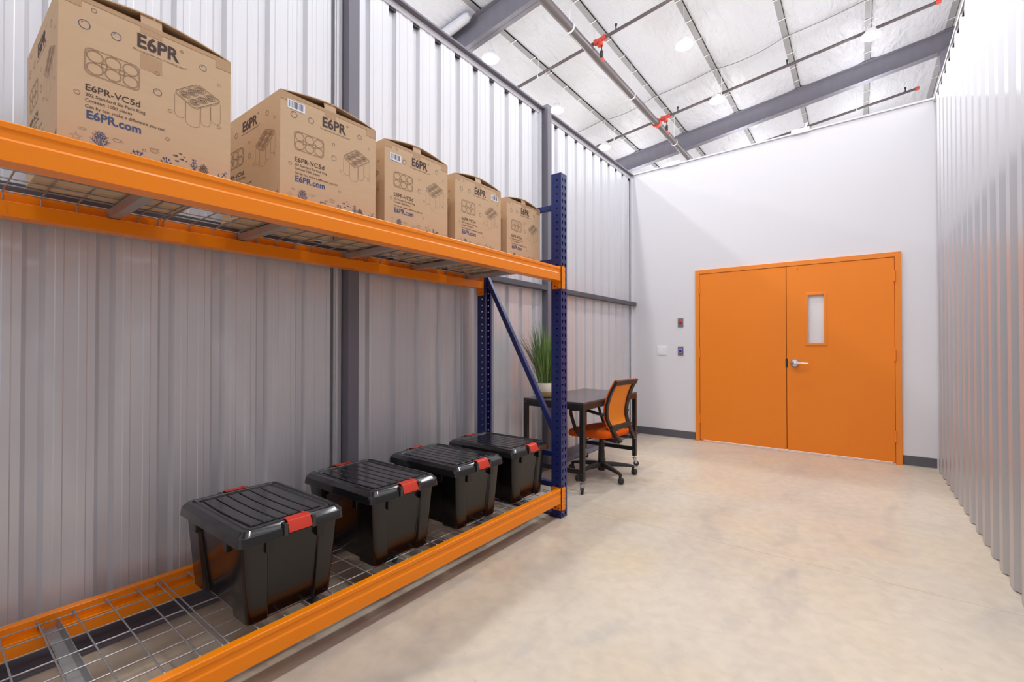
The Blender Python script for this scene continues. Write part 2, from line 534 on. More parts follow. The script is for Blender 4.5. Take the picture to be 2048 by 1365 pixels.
# ---- roof
PX = [-7.445, -5.92, -4.39, -2.87, -1.322, 0.20, 1.72]
edges = [-10.4] + PX + [2.16]
ce = MB()
NY = 2
for i in range(len(edges) - 1):
    x0 = edges[i] + (0.070 if i > 0 else 0); x1 = edges[i + 1] - (0.059 if i < len(edges) - 2 else 0)
    prof = []
    n = 10
    for j in range(n + 1):
        t = j / n
        x = x0 + (x1 - x0) * t
        sag = 0.03 * (1 - (2 * t - 1) ** 8) - (0.02 if t == 0 else 0.004)
        prof.append((x, zroof(x) - sag))
    prof += [(x1, zroof(x1) + 0.22), (x0, zroof(x0) + 0.22)]
    ce.prism(prof, 'y', -7, 26)
for x in PX:       # roof sheet above each purlin
    ce.box(x - 0.068, x + 0.078, -7, 26, zroof(x) + 0.18, zroof(x) + 0.22)
struct(ce.build('ceiling', M['ceiling'], loc=(0, 0, 8), smooth=30))
struct(MB().box(2.15, 2.3, -7, 26, 0, 8.9).build('wall_outer', M['ext_wall'], smooth=None))

strap_mesh = None
PL = ['pale roof purlin over the far left, mostly hidden by the ribbed wall', 'pale roof purlin meeting the near end of the dark rafter, above the top wall channel',
      'pale roof purlin just right of the thick dark pipe', 'pale roof purlin second to the right of the thick dark pipe',
      'pale roof purlin over the middle of the white door wall', 'pale roof purlin passing behind the rightmost hanging lamp', 'pale roof purlin along the eave above the right ribbed wall']
for i, x in enumerate(PX):
    z = zroof(x)
    root = thing('roof_purlin', (x, 10, z - 0.004), PL[i], 'purlin', 'purlins under the roof insulation')
    t = MB()
    t.prism([(x - 0.06, z - 0.004), (x + 0.06, z - 0.004), (x + 0.06, z + 0.002), (x - 0.054, z + 0.002), (x - 0.054, z + 0.19), (x - 0.06, z + 0.19)], 'y', -7, 26)
    t.build('flange', M['purlin'], root, smooth=None)
    for q in range(0, 15):
        y = 7.13 + 0.7265 * q
        if strap_mesh is None:
            sm = MB()
            sm.box(-0.080, 0.080, -0.011, 0.011, -0.010, -0.0055)
            so = sm.build('strap', M['white_metal'], root, raw=True, smooth=None)
            strap_mesh = so.data
        else:
            so = bpy.data.objects.new('strap', strap_mesh); C.objects.link(so); so.parent = root
        so.location = (0, y - 10, 0)
        so.rotation_euler = (0, -math.atan(0.123), 0)

def rafter(y, label):
    t = MB()
    x0, x1 = -10.2, 1.86
    def zb(x): return zroof(x) - (0.55 - (x + 6.3) / 7.9 * 0.05)
    def slab(ya, yb, off0, off1, top):
        def zz(x, o): return (zroof(x) - o) if top else (zb(x) + o)
        vs = []
        for x in (x0, x1):
            for yy in (ya, yb):
                vs += [(x, yy, zz(x, off0)), (x, yy, zz(x, off1))]
        t.add(vs, [(0, 1, 3, 2), (4, 6, 7, 5), (0, 4, 5, 1), (2, 3, 7, 6), (1, 5, 7, 3), (0, 2, 6, 4)])
    # web
    vs = []
    for x in (x0, x1):
        for yy in (y - 0.006, y + 0.006):
            vs += [(x, yy, zb(x)), (x, yy, zroof(x) - 0.02)]
    t.add(vs, [(0, 1, 3, 2), (4, 6, 7, 5), (0, 4, 5, 1), (2, 3, 7, 6), (1, 5, 7, 3), (0, 2, 6, 4)])
    slab(y - 0.10, y + 0.10, 0.032, 0.020, True)
    slab(y - 0.10, y + 0.10, 0.0, 0.012, False)
    o = t.build('roof_rafter', M['steel_gray'], smooth=None)
    return tag(o, label, 'rafter', 'rafters carrying the roof')
rafter(6.796, 'dark grey steel rafter crossing the top of the picture above the first hanging lamp')
rafter(14.896, 'long dark grey steel rafter running above the top edge of the white door wall')
# frame column at the right end of the far rafter
t = MB()
t.prism([(1.565, 8.13), (2.10, 8.62), (2.10, 0.0), (1.80, 0.0)], 'y', 14.80, 14.99)
tag(t.build('frame_column', M['steel_gray'], smooth=None), 'grey tapered frame column under the right end of the long rafter', 'column')

# insulation roll tucked along the near rafter
t = MB()
t.tube([(x, 6.55, zroof(x) - 0.135) for x in (-10, -8, -6.4, -6.08, -6.0)], [0.10, 0.10, 0.10, 0.09, 0.05], 12)
tag(t.build('insulation_roll', M['ceiling']), 'white bulging roll of insulation lying along the upper edge of the near rafter', 'insulation')

# ---- sprinkler pipes
root = thing('sprinkler_main_pipe', (-4.30, 10, 7.05), 'thick dark grey sprinkler main running lengthwise under the white roof', 'pipe')
t = MB(); t.tube([(-4.30, -6, 7.135), (-4.30, 9.2, 7.135), (-4.30, 25, 7.135)], 0.084, 20)
t.build('pipe', M['pipe'], root)
for y in (7.47, 10.40, 13.55):
    t = MB()
    t.lathe([(0.088, -0.014), (0.095, -0.014), (0.095, 0.014), (0.088, 0.014)], 20, (-4.30, y, 7.135), 'y')
    t.tube([(-4.30, y, 7.225), (-4.30, y, 7.93)], 0.006, 6)
    t.build('hanger', M['white_metal'], root)
t = MB(); t.lathe([(0.085, -0.05), (0.115, -0.05), (0.115, 0.05), (0.085, 0.05)], 18, (-4.30, 12.10, 7.135), 'y')
t.box(-4.42, -4.37, 12.06, 12.14, 7.10, 7.17)
t.build('coupling', M['red_fit'], root)

def branch(y, x0, x1, label, tee_x, heads, hangers, cap=False, tee=True):
    OFF = 0.64
    zc = lambda x: zroof(x) - OFF
    root = thing('sprinkler_branch_pipe', ((x0 + x1) / 2, y, zc((x0 + x1) / 2)), label, 'pipe', 'sprinkler branch pipes under the roof')
    t = MB(); t.tube([(x0, y, zc(x0)), (x1, y, zc(x1))], 0.032, 14)
    t.build('pipe', M['pipe'], root)
    if tee:
        t = MB()
        x = tee_x
        for dx, r, h in ((-0.10, 0.062, 0.022), (0.10, 0.062, 0.022)):
            t.lathe([(0.03, -h), (r, -h), (r, h), (0.03, h)], 14, (x + dx, y, zc(x + dx)), 'x')
        t.tube([(x - 0.10, y, zc(x - 0.1)), (x + 0.10, y, zc(x + 0.1))], 0.046, 14)
        t.tube([(x, y, zc(x)), (x, y, zc(x) - 0.10)], 0.045, 12)
        t.lathe([(0.03, -0.02), (0.06, -0.02), (0.06, 0.02), (0.03, 0.02)], 14, (x, y, zc(x) - 0.10), 'z')
        t.build('tee_fitting', M['red_fit'], root)
        t = MB()
        t.tube([(x + 0.03, y, zc(x) - 0.10), (x + 0.03, y, zc(x) - 0.24)], 0.012, 8)
        t.tube([(x + 0.03, y, zc(x) - 0.24), (x + 0.03, y, zc(x) - 0.36)], 0.034, 12)
        t.build('drop_nipple', M['black'], root)
        t = MB(); t.lathe([(0.02, 0), (0.034, 0.01), (0.034, 0.06), (0.02, 0.075)], 12, (x + 0.05, y, zc(x) - 0.45), 'z')
        t.build('drop_cap', M['red_fit'], root)
    for x in heads:
        t = MB()
        t.tube([(x, y, zc(x) + 0.02), (x, y, zc(x) + 0.10)], 0.014, 8)
        t.lathe([(0.006, 0.10), (0.022, 0.10), (0.026, 0.135), (0.004, 0.14)], 10, (x, y, zc(x)), 'z')
        t.build('sprinkler_head', M['black'], root)
    for x in hangers:
        t = MB()
        t.lathe([(0.034, -0.012), (0.040, -0.012), (0.040, 0.012), (0.034, 0.012)], 14, (x, y, zc(x)), 'x')
        t.tube([(x, y, zc(x) + 0.04), (x, y, zroof(x) - 0.03)], 0.005, 6)
        t.build('hanger', M['white_metal'], root)
    if cap:
        t = MB(); t.lathe([(0.0, -0.03), (0.044, -0.03), (0.05, 0.0), (0.044, 0.05), (0.0, 0.055)], 14, (x1, y, zc(x1)), 'x')
        t.build('end_cap', M['red_fit'], root)
    return root
branch(8.37, -9.5, 1.3, 'dark sprinkler branch pipe crossing nearest the camera, red tee beside the thick main', -4.12, [-3.78], [-5.62], True)
branch(12.28, -9.5, 1.28, 'dark sprinkler branch pipe crossing mid-roof, ending in a red cap', -4.12, [-3.80, -1.30], [-5.6, -2.72], True)
branch(16.10, -9.5, 1.25, 'dark sprinkler branch pipe peeping over the top of the white door wall', -4.20, [1.02], [-0.02, -2.9], True, False)

# sagging cable pinned across the purlins
t = MB()
pts = []
for i in range(len(PX) - 1):
    for j in range(8):
        u = j / 8
        x = PX[i] + (PX[i + 1] - PX[i]) * u
        pts.append((x, 12.13, zroof(x) - 0.03 - 0.10 * 4 * u * (1 - u) * (0.3 + 0.7 * (i % 2))))
t.tube(pts, 0.009, 6)
tag(t.build('ceiling_cable', M['steel_plate']), 'thin grey cable sagging from purlin to purlin under the white roof', 'cable')

# ---- high bay lamps
def make_lamp(p, label):
    root = thing('high_bay_lamp', p, label, 'lamp', 'round high bay lamps hung from the roof')
    t = MB()
    t.lathe([(0.05, 0.10), (0.09, 0.09), (0.10, 0.02), (0.17, 0.0), (0.172, -0.05), (0.160, -0.055)], 28, p)
    t.build('housing', M['white_metal'], root)
    t = MB(); t.lathe([(0.0, -0.050), (0.158, -0.050), (0.150, -0.060), (0.0, -0.062)], 28, p)
    t.build('lens', M['lens'], root)
    t = MB()
    for s in (-1, 1):
        t.tube([(p[0] + s * 0.13, p[1], p[2] + 0.01), (p[0], p[1], p[2] + 0.26)], 0.006, 6)
    t.tube([(p[0], p[1], p[2] + 0.26), (p[0], p[1], zroof(p[0]) - 0.03)], 0.004, 6)
    t.build('hanger', M['white_metal'], root)
    return root
LL = {(-5.85, 7.0): 'white glowing round lamp hanging just below the near dark rafter', (-5.85, 9.5): 'white glowing round lamp beside the top of the grey post',
      (-5.85, 12.15): 'white glowing round lamp low over the far end of the left wall channel', (-2.81, 9.5): 'white glowing round lamp high in the roof bay, right of the red tee',
      (-2.81, 12.15): 'white glowing round lamp hanging under the middle branch pipe above the long rafter', (0.23, 12.15): 'white glowing round lamp at the upper right, against the overexposed roof'}
first = None
for key, lab in LL.items():
    p = lamp_pos(*key)
    if first is None: first = make_lamp(p, lab)
    else: dup(first, p, lab)

# junction boxes on top of the door wall
for i, x in enumerate((-1.88, -0.50)):
    t = MB()
    z = ztop(x)
    t.box(x - 0.085, x + 0.085, YD - 0.02, YD + 0.05, z - 0.012, z + 0.045)
    if i == 1: t.tube([(x + 0.04, YD + 0.02, z + 0.04), (x + 0.06, YD + 0.02, z + 0.10)], 0.012, 8)
    tag(t.build('junction_box', M['trim_white'], bevel=0.004), ['small white junction box on the wall top above the power outlet', 'small white junction box on the wall top above the door leaf with the window'][i], 'electrical box')

# ------------------------------------------------------------------ double door
door = thing('door_1', (-0.64, YD, 0), 'orange double door in an orange steel frame, one leaf with a narrow window', 'door')
door['kind'] = 'structure'
FW = 0.049
YF = YD - 0.022
t = MB()
t.box(DX0, DX0 + FW, YF, YD + 0.10, 0, DH)
t.box(DX1 - FW, DX1, YF, YD + 0.10, 0, DH)
t.box(DX0 + FW, DX1 - FW, YF, YD + 0.10, DH - FW, DH)
# stop behind the leaves
t.box(DX0 + FW, DX0 + FW + 0.02, YD + 0.04, YD + 0.10, 0, DH - FW)
t.box(DX1 - FW - 0.02, DX1 - FW, YD + 0.04, YD + 0.10, 0, DH - FW)
t.box(DX0 + FW, DX1 - FW, YD + 0.04, YD + 0.10, DH - FW - 0.02, DH - FW)
t.build('door_frame', M['door_frame'], door, bevel=0.002)
t = MB(); t.box(DX0 + FW, DX1 - FW, YD - 0.03, YD + 0.09, 0, 0.010); t.build('threshold', M['alu'], door, bevel=0.002)
YL0, YL1 = YD - 0.018, YD + 0.027
XM = -0.640
G = 0.004
Z0, Z1 = 0.020, DH - FW - G
lx0, lx1 = DX0 + FW + G, XM - 0.003
rx0, rx1 = XM + 0.003, DX1 - FW - G
t = MB(); t.box(lx0, lx1, YL0, YL1, Z0, Z1)
leafL = t.build('door_leaf', M['door'], door, bevel=0.0015)
gx0, gx1, gz0, gz1 = -0.437, -0.300, 1.190, 1.700
t = MB()
t.box(rx0, gx0, YL0, YL1, Z0, Z1); t.box(gx1, rx1, YL0, YL1, Z0, Z1)
t.box(gx0, gx1, YL0, YL1, Z0, gz0); t.box(gx0, gx1, YL0, YL1, gz1, Z1)
leafR = t.build('door_leaf', M['door'], door, smooth=None)
# hinges
for (leaf, hx) in ((leafL, DX0 + FW + 0.001), (leafR, DX1 - FW - 0.001)):
    for hz in (1.846, 1.068, 0.275):
        t = MB(); t.tube([(hx, YL0 - 0.007, hz - 0.055), (hx, YL0 - 0.007, hz + 0.055)], 0.0085, 12)
        t.build('hinge', M['door_frame'], leaf)
# window
t = MB()
tw = 0.028
for (a, b, c, d) in ((gx0 - tw, gx0, gz0 - tw, gz1 + tw), (gx1, gx1 + tw, gz0 - tw, gz1 + tw), (gx0, gx1, gz1, gz1 + tw), (gx0, gx1, gz0 - tw, gz0)):
    t.box(a, b, YL0 - 0.006, YL0 + 0.012, c, d)
t.build('window_trim', M['door_frame'], leafR, bevel=0.003)
t = MB(); t.box(gx0 - 0.004, gx1 + 0.004, YL0 + 0.018, YL0 + 0.026, gz0 - 0.004, gz1 + 0.004)
t.build('window_pane', M['glass_white'], leafR, smooth=None)
# lever handle
hx, hz = -0.562, 0.972
t = MB()
t.lathe([(0.0, 0.0), (0.044, 0.0), (0.044, -0.006), (0.036, -0.018), (0.018, -0.024), (0.016, -0.055), (0.0, -0.058)], 28, (hx, YL0, hz), 'y')
t.tube([(hx, YL0 - 0.050, hz), (hx + 0.04, YL0 - 0.054, hz + 0.001), (hx + 0.125, YL0 - 0.046, hz)], [0.011, 0.010, 0.008], 12)
tag(t.build('lever_handle', M['chrome'], leafR), 'satin chrome lever handle')
t = MB(); t.box(XM - 0.010, XM + 0.012, YL0 - 0.004, YL0 + 0.002, hz - 0.048, hz + 0.045)
tag(t.build('strike_plate', M['black'], leafR), 'dark latch strike in the gap between the leaves')
t = MB(); t.lathe([(0.0, -0.006), (0.006, -0.006), (0.008, 0.0), (0.0, 0.001)], 12, (-0.535, YL0, 2.00), 'y'); t.build('plug_button', M['door_frame'], leafR)
# astragal strip behind the gap, its dark colour painted as the gap's shade
t = MB(); t.box(XM - 0.03, XM + 0.03, YL1, YL1 + 0.004, Z0, Z1); t.build('astragal', M['door_gap'], leafL, smooth=None)
# back of the opening: closed dark void filler panel of the neighbouring room
# wall plates
def plate(x, z, w, h, m): 
    t = MB(); t.box(x - w / 2, x + w / 2, YD - 0.007, YD, z - h / 2, z + h / 2); return t
for (z, mk, lab, nm, capl) in ((1.450, 'red_button', 'steel wall plate with a red push button, upper of the two beside the door', 'exit_button_plate', 'red push button'),
                         (1.096, 'blue_button', 'steel wall plate with a round blue push button, lower of the two beside the door', 'access_button_plate', 'blue push button')):
    root = thing(nm, (-1.787, YD, z), lab, 'wall switch')
    plate(-1.787, z, 0.068, 0.112, None).build('plate', M['steel_plate'], root, bevel=0.0015)
    t = MB()
    zb = z + (0.008 if mk == 'red_button' else 0.0)
    t.lathe([(0.0, -0.026), (0.012, -0.026), (0.015, -0.018), (0.015, -0.014), (0.022, -0.013), (0.023, -0.007), (0.0, -0.006)], 20, (-1.787, YD, zb), 'y')
    if mk == 'blue_button':
        t.box(-1.787 - 0.028, -1.787 + 0.028, YD - 0.009, YD - 0.006, zb - 0.024, zb + 0.024)
    bo = tag(t.build('button', M[mk], root), capl)
    if mk == 'blue_button':
        t = MB(); t.lathe([(0.019, -0.0125), (0.021, -0.0145), (0.023, -0.0145), (0.025, -0.0125), (0.022, -0.010)], 24, (-1.787, YD, zb), 'y')
        t.build('ring', M['label_white'], bo)
    t = MB()
    for s in (-1, 1): t.lathe([(0.0, -0.0085), (0.003, -0.0085), (0.003, -0.006), (0.0, -0.006)], 8, (-1.787, YD, z + s * 0.046), 'y')
    t.build('screws', M['chrome'], root)
root = thing('power_outlet', (-2.023, YD, 1.10), 'white double power outlet on the white wall left of the blue button', 'power outlet')
plate(-2.023, 1.10, 0.118, 0.116, None).build('cover_plate', M['plate_white'], root, bevel=0.002)
for s in (-1, 1):
    t = MB(); t.box(-2.023 + s * 0.027 - 0.017, -2.023 + s * 0.027 + 0.017, YD - 0.0085, YD - 0.006, 1.066, 1.134)
    so = t.build('socket', M['plate_white'], root, bevel=0.001)
    t = MB()
    for q in (-1, 1):
        for e in (-1, 1):
            t.box(-2.023 + s * 0.027 + e * 0.006 - 0.0012, -2.023 + s * 0.027 + e * 0.006 + 0.0012, YD - 0.0092, YD - 0.008, 1.10 + q * 0.02 - 0.005, 1.10 + q * 0.02 + 0.005)
    t.build('slots', M['socket_dark'], so, smooth=None)

# ------------------------------------------------------------------ pallet rack
XF, XB = -1.602, -2.349
UY0, UY1 = 2.658, 2.734
UH = 2.335
ZU, ZLO = 1.693, 0.199
rack = thing('pallet_rack', ((XF + XB) / 2, 1.2, 0), 'pallet rack with blue perforated uprights and orange beams along the ribbed wall', 'rack')

def face_with_holes(mb, w, h, P, cells):
    """one flat face w x h mapped by P(u,v); cells: list of hole outlines; built as strips so every hole is a real opening"""
    bm = bmesh.new()
    outer = [bm.verts.new((x, y, 0)) for x, y in ((0, 0), (w, 0), (w, h), (0, h))]
    es = [bm.edges.new((outer[i], outer[(i + 1) % 4])) for i in range(4)]
    for hole in cells:
        vs = [bm.verts.new((x, y, 0)) for x, y in hole]
        es += [bm.edges.new((vs[i], vs[(i + 1) % len(vs)])) for i in range(len(vs))]
    bmesh.ops.triangle_fill(bm, use_beauty=True, use_dissolve=False, edges=es)
    bm.verts.index_update()
    mb.add([P(v.co.x, v.co.y) for v in bm.verts], [[v.index for v in f.verts] for f in bm.faces])
    bm.free()
def teardrop(cx, cy, r):
    pts = []
    for i in range(9):
        a = -PI * 0.12 + i * (PI * 1.24) / 8
        pts.append((cx + r * math.cos(a), cy + 0.006 + r * math.sin(a)))
    pts += [(cx - r * 0.55, cy - 0.010), (cx, cy - 0.015), (cx + r * 0.55, cy - 0.010)]
    return pts
def circle(cx, cy, r, n=8):
    return [(cx + r * math.cos(2 * PI * i / n), cy + r * math.sin(2 * PI * i / n)) for i in range(n)]

def upright(xa, xb, ya, yb, face):
    """open C post; the perforated web faces 'face' (+1: +X, -1: -X); side flanges with round holes"""
    t = MB()
    pitch = 0.0482
    n = int(UH / pitch)
    w = yb - ya; d = xb - xa
    webx = xb if face > 0 else xa
    th = 0.0022
    for k in range(n):
        z0 = k * pitch; z1 = UH if k == n - 1 else z0 + pitch
        hz = z1 - z0
        holes = [teardrop(w * 0.27, pitch * 0.5, 0.0078), teardrop(w * 0.73, pitch * 0.5, 0.0078)]
        face_with_holes(t, w, hz, lambda u, v, z0=z0: (webx, ya + u, z0 + v), holes)
        r = circle(d * 0.60 if face > 0 else d * 0.58, pitch * 0.5, 0.0056)
        face_with_holes(t, d, hz, lambda u, v, z0=z0: (xa + u, ya, z0 + v), [r])
        face_with_holes(t, d, hz, lambda u, v, z0=z0: (xa + u, yb, z0 + v), [circle(d * 0.62, pitch * 0.25, 0.0052)] if face > 0 else [r])
    # lips of the open side
    ox = xa if face > 0 else xb
    s = 1 if face > 0 else -1
    t.box(min(ox, ox + s * th), max(ox, ox + s * th), ya, ya + 0.016, 0, UH)
    t.box(min(ox, ox + s * th), max(ox, ox + s * th), yb - 0.016, yb, 0, UH)
    if face > 0: t.box(xa, xa + th, ya + 0.001, yb - 0.001, 0, UH - 0.001)
    o = t.build('upright', M['blue'], rack, smooth=None)
    so = o.modifiers.new('gauge', 'SOLIDIFY'); so.thickness = 0.0018; so.offset = 0
    f = MB(); f.box(xa - 0.012, xb + 0.004 if face < 0 else xb, ya - 0.004, yb + 0.004, 0, 0.005)
    f.build('foot_plate', M['blue'], o, smooth=None)
    return o
upright(XF - 0.076, XF, UY0, UY1, 1)
upright(XB, XB + 0.076, UY0, UY1, -1)
YM = (UY0 + UY1) / 2
def brace(p, q, nm, w=0.034, h=0.036):
    t = MB(); t.bar(p, q, w, h); return t.build(nm, M['blue'], rack, bevel=0.003)
for z in (2.118, 1.742, 0.419, 0.209):
    brace((XB + 0.06, YM, z), (XF - 0.05, YM, z), 'horizontal_brace')
brace((XB + 0.062, YM, 1.690), (XF - 0.060, YM, 0.545), 'diagonal_brace')
brace((XB + 0.05, YM, 0.012), (XF - 0.05, YM, 0.012), 'floor_tie', 0.05, 0.02)

BY0 = -0.42
def beam(xf, sgn, ztop_):
    """step beam; sgn=+1 faces +X with its step towards the wall"""
    t = MB()
    H = 0.094; B = ztop_ - H
    prof = [(0, B), (0, B + 0.048), (0.0035, B + 0.054), (0.0035, B + 0.072), (0, B + 0.078), (0, ztop_ - 0.003), (0.003, ztop_), (0.032, ztop_), (0.034, ztop_ - 0.002), (0.034, ztop_ - 0.0425), (0.066, ztop_ - 0.0425), (0.068, ztop_ - 0.0445), (0.068, B), ]
    poly = [(xf - sgn * a, z) for a, z in prof]
    t.prism(poly, 'y', BY0, UY0 - 0.005)
    o = t.build('beam', M['orange'], rack, smooth=25)
    # end connector: angle plate hooked over the post corner
    c = MB()
    zt, zb = ztop_ + 0.006, ztop_ - 0.146
    xo = xf + sgn * 0.004
    c.add(*roundplate([(xo, UY0 - 0.006, zb), (xo, UY0 + 0.046, zb), (xo, UY0 + 0.046, zt), (xo, UY0 - 0.006, zt)], (sgn * -0.0038, 0, 0)))
    x2 = xf - sgn * 0.066
    c.box(min(xo, x2), max(xo, x2), UY0 - 0.006, UY0 - 0.002, zb, zt)
    c.m = 1
    for (dx, dz) in ((0.022, 0.012), (0.044, 0.018), (0.028, 0.112), (0.046, 0.135)):
        c.lathe([(0.0, 0.0), (0.0055, 0.0), (0.0055, -0.0006), (0.0, -0.0006)], 10, (xf - sgn * dx, UY0 - 0.006, zb + dz), 'y')
    for dz in (0.03, 0.055, 0.075, 0.095, 0.12):
        c.lathe([(0.0, 0.0), (0.0028, 0.0), (0.0028, sgn * 0.0006), (0.0, sgn * 0.0006)], 8, (xo, UY0 + 0.034, zb + dz), 'x')
    c.build('end_connector', [M['orange'], M['black']], o, smooth=None)
    return o
def roundplate(corners, off):
    a, b, c_, d = [Vector(p) for p in corners]
    def arc(p, u, w, r=0.012, n=4):
        return [p + u * r * (1 - math.sin(k / n * PI / 2)) + w * r * (1 - math.cos(k / n * PI / 2)) for k in range(n + 1)]
    ey = (b - a).normalized(); ez = (d - a).normalized()
    ring = [a] + arc(b, -ey, ez)[::-1][::-1] + arc(c_, -ez, -ey) + [d]
    o = Vector(off)
    n = len(ring)
    vs = ring + [p + o for p in ring]
    fs = [tuple(range(n)), tuple(reversed(range(n, 2 * n)))] + [(i, (i + 1) % n, (i + 1) % n + n, i + n) for i in range(n)]
    return vs, fs
beam(XF + 0.002, 1, ZU)
beam(XF + 0.002, 1, ZLO)
beam(XB - 0.002, -1, ZU)
beam(XB - 0.002, -1, ZLO)

# wire decks lying in the beam steps
def deck(y0, y1, ztop_, chans, label, first_wire):
    root = thing('wire_deck', ((XF + XB) / 2, (y0 + y1) / 2, ztop_ - 0.03), label, 'wire deck', 'wire decks lying on the rack beams')
    r = 0.0026
    zx = ztop_ - 0.0065          # wires along X
    zy = zx + 2 * r              # wires along Y lie on top
    xa, xb = XB + 0.040, XF - 0.040
    w = MB()
    y = y0 + 0.006
    ys = []
    while y < y1 - 0.002:
        ys.append(y); y += first_wire
    if y1 - 0.006 - ys[-1] > 0.02: ys.append(y1 - 0.006)
    for y in ys:
        w.tube([(xa, y, ztop_ - 0.036), (xa, y, zx - 0.006), (xa + 0.006, y, zx), (xb - 0.006, y, zx), (xb, y, zx - 0.006), (xb, y, ztop_ - 0.036)], r, 6)
    for x in (-2.285, -2.19, -2.10, -1.99, -1.885, -1.78, -1.70):
        w.tube([(x, y0 + 0.003, zx - 2 * r), (x, y1 - 0.003, zx - 2 * r)], r, 6)
    w.build('wire_grid', M['wire'], root)
    for c in chans:
        t = MB()
        zt = zx - 3 * r - 0.0005
        t.prism([(c - 0.024, zt), (c - 0.024, zt - 0.004), (c - 0.016, zt - 0.026), (c + 0.016, zt - 0.026), (c + 0.024, zt - 0.004), (c + 0.024, zt), (c + 0.0225, zt), (c + 0.0145, zt - 0.0245), (c - 0.0145, zt - 0.0245), (c - 0.0225, zt)], 'x', xa - 0.001, xb + 0.001)
        t.build('support_channel', M['zinc'], root, smooth=None)
    return root
D = ((-0.372, 0.628), (0.634, 1.622), (1.628, 2.600))
for lev, (zt, nm) in enumerate(((ZU, 'upper'), (ZLO, 'lower'))):
    labs = (['zinc wire deck of the upper level under the box cut by the picture edge', 'zinc wire deck of the upper level under the second and third cardboard boxes', 'zinc wire deck of the upper level under the last two cardboard boxes'],
            ['empty zinc wire deck at the lower left, before the first black tote', 'zinc wire deck under the first and second black totes', 'zinc wire deck under the two black totes closest to the blue upright'])[lev]
    for i, (a, b) in enumerate(D):
        ch = [(0.0, 0.479), (0.943, 1.497), (1.985, 2.50)][i] if lev == 0 else [(-0.10, 0.313), (0.95, 1.35), (1.95, 2.35)][i]
        deck(a, b, zt, ch, labs[i], 0.0925)

# ------------------------------------------------------------------ cardboard boxes
BW, BD, BH = 0.416, 0.52, 0.422
def text_geo(txt, bold=0.0):
    cu = bpy.data.curves.new('txt', 'FONT')
    cu.body = txt
    cu.offset = bold
    cu.resolution_u = 3
    ob = bpy.data.objects.new('txt', cu)
    me = ob.to_mesh()
    vs = [(v.co.x, v.co.y) for v in me.vertices]
    fs = [tuple(p.vertices) for p in me.polygons]
    ob.to_mesh_clear()
    bpy.data.objects.remove(ob); bpy.data.curves.remove(cu)
    return vs, fs
class Art:
    def __init__(s): s.items = []
    def text(s, txt, x, y, w, h, m, bold=0.0):
        vs, fs = text_geo(txt, bold)
        x0 = min(v[0] for v in vs); x1 = max(v[0] for v in vs)
        cap, _ = text_geo('E', bold)
        y0 = min(v[1] for v in cap); y1 = max(v[1] for v in cap)
        s.items.append((m, [(x + (a - x0) / (x1 - x0) * w, y + (b - y0) / (y1 - y0) * h) for a, b in vs], fs))
    def stroke(s, pts, wd, m, closed=False):
        n = len(pts); vs = []; fs = []
        for i in range(n):
            a = pts[(i - 1) % n] if closed or i > 0 else pts[i]
            b = pts[(i + 1) % n] if closed or i < n - 1 else pts[i]
            dx, dy = b[0] - a[0], b[1] - a[1]
            l = math.hypot(dx, dy) or 1
            nx, ny = -dy / l * wd / 2, dx / l * wd / 2
            vs += [(pts[i][0] + nx, pts[i][1] + ny), (pts[i][0] - nx, pts[i][1] - ny)]
        for i in range(n if closed else n - 1):
            j = (i + 1) % n
            fs.append((2 * i, 2 * i + 1, 2 * j + 1, 2 * j))
        s.items.append((m, vs, fs))
    def ring(s, x, y, r, wd, m, n=20, ry=None):
        ry = ry or r
        s.stroke([(x + r * math.cos(2 * PI * i / n), y + ry * math.sin(2 * PI * i / n)) for i in range(n)], wd, m, True)
    def fill(s, pts, m):
        s.items.append((m, list(pts), [tuple(range(len(pts)))]))
# material slots: 0 card, 1 card_in, 2 ink, 3 ink_light, 4 ink_blue
art = Art()
INK, FINE, BLUE = 2, 3, 4
art.text('E6PR', 0.166, 0.3475, 0.104, 0.041, INK, 0.030)
art.ring(0.2765, 0.387, 0.0042, 0.0008, INK, 12); art.text('R', 0.2748, 0.3852, 0.0034, 0.0038, INK)
art.text('The sustainable way of handling cans\u2122', 0.1555, 0.3350, 0.134, 0.0055, INK)
# flat six-pack ring
def rrect(x0, y0, x1, y1, r, n=5):
    out = []
    for cx, cy, a0 in ((x1 - r, y1 - r, 0), (x0 + r, y1 - r, PI / 2), (x0 + r, y0 + r, PI), (x1 - r, y0 + r, 3 * PI / 2)):
        out += [(cx + r * math.cos(a0 + PI / 2 * i / n), cy + r * math.sin(a0 + PI / 2 * i / n)) for i in range(n + 1)]
    return out
art.stroke(rrect(0.0525, 0.2165, 0.1722, 0.2895, 0.013), 0.0010, FINE, True)
art.stroke(rrect(0.0545, 0.2185, 0.1702, 0.2875, 0.012), 0.0006, FINE, True)
for i in range(3):
    for j in range(2):
        cx = 0.0525 + 0.1197 * (0.175 + 0.325 * i); cy = 0.2165 + 0.073 * (0.27 + 0.46 * j)
        art.ring(cx, cy, 0.0180, 0.0010, FINE, 22, 0.0163)
        art.ring(cx, cy, 0.0160, 0.0007, FINE, 22, 0.0144)
for i in range(2):
    art.ring(0.0525 + 0.1197 * (0.3375 + 0.325 * i), 0.253, 0.0068, 0.0010, FINE, 14)
    art.ring(0.0525 + 0.1197 * (0.3375 + 0.325 * i), 0.253, 0.0055, 0.0006, FINE, 14)
art.text('E6PR-VC5d', 0.0545, 0.1712, 0.1195, 0.0175, INK, 0.012)
art.text('202 Standard Six Pack Ring', 0.054, 0.1555, 0.132, 0.0085, INK, 0.006)
art.text('Content: 1000 pieces', 0.054, 0.1408, 0.101, 0.0085, INK, 0.006)
art.text('Can by can, make a difference you can!', 0.054, 0.1240, 0.1805, 0.0085, INK, 0.006)
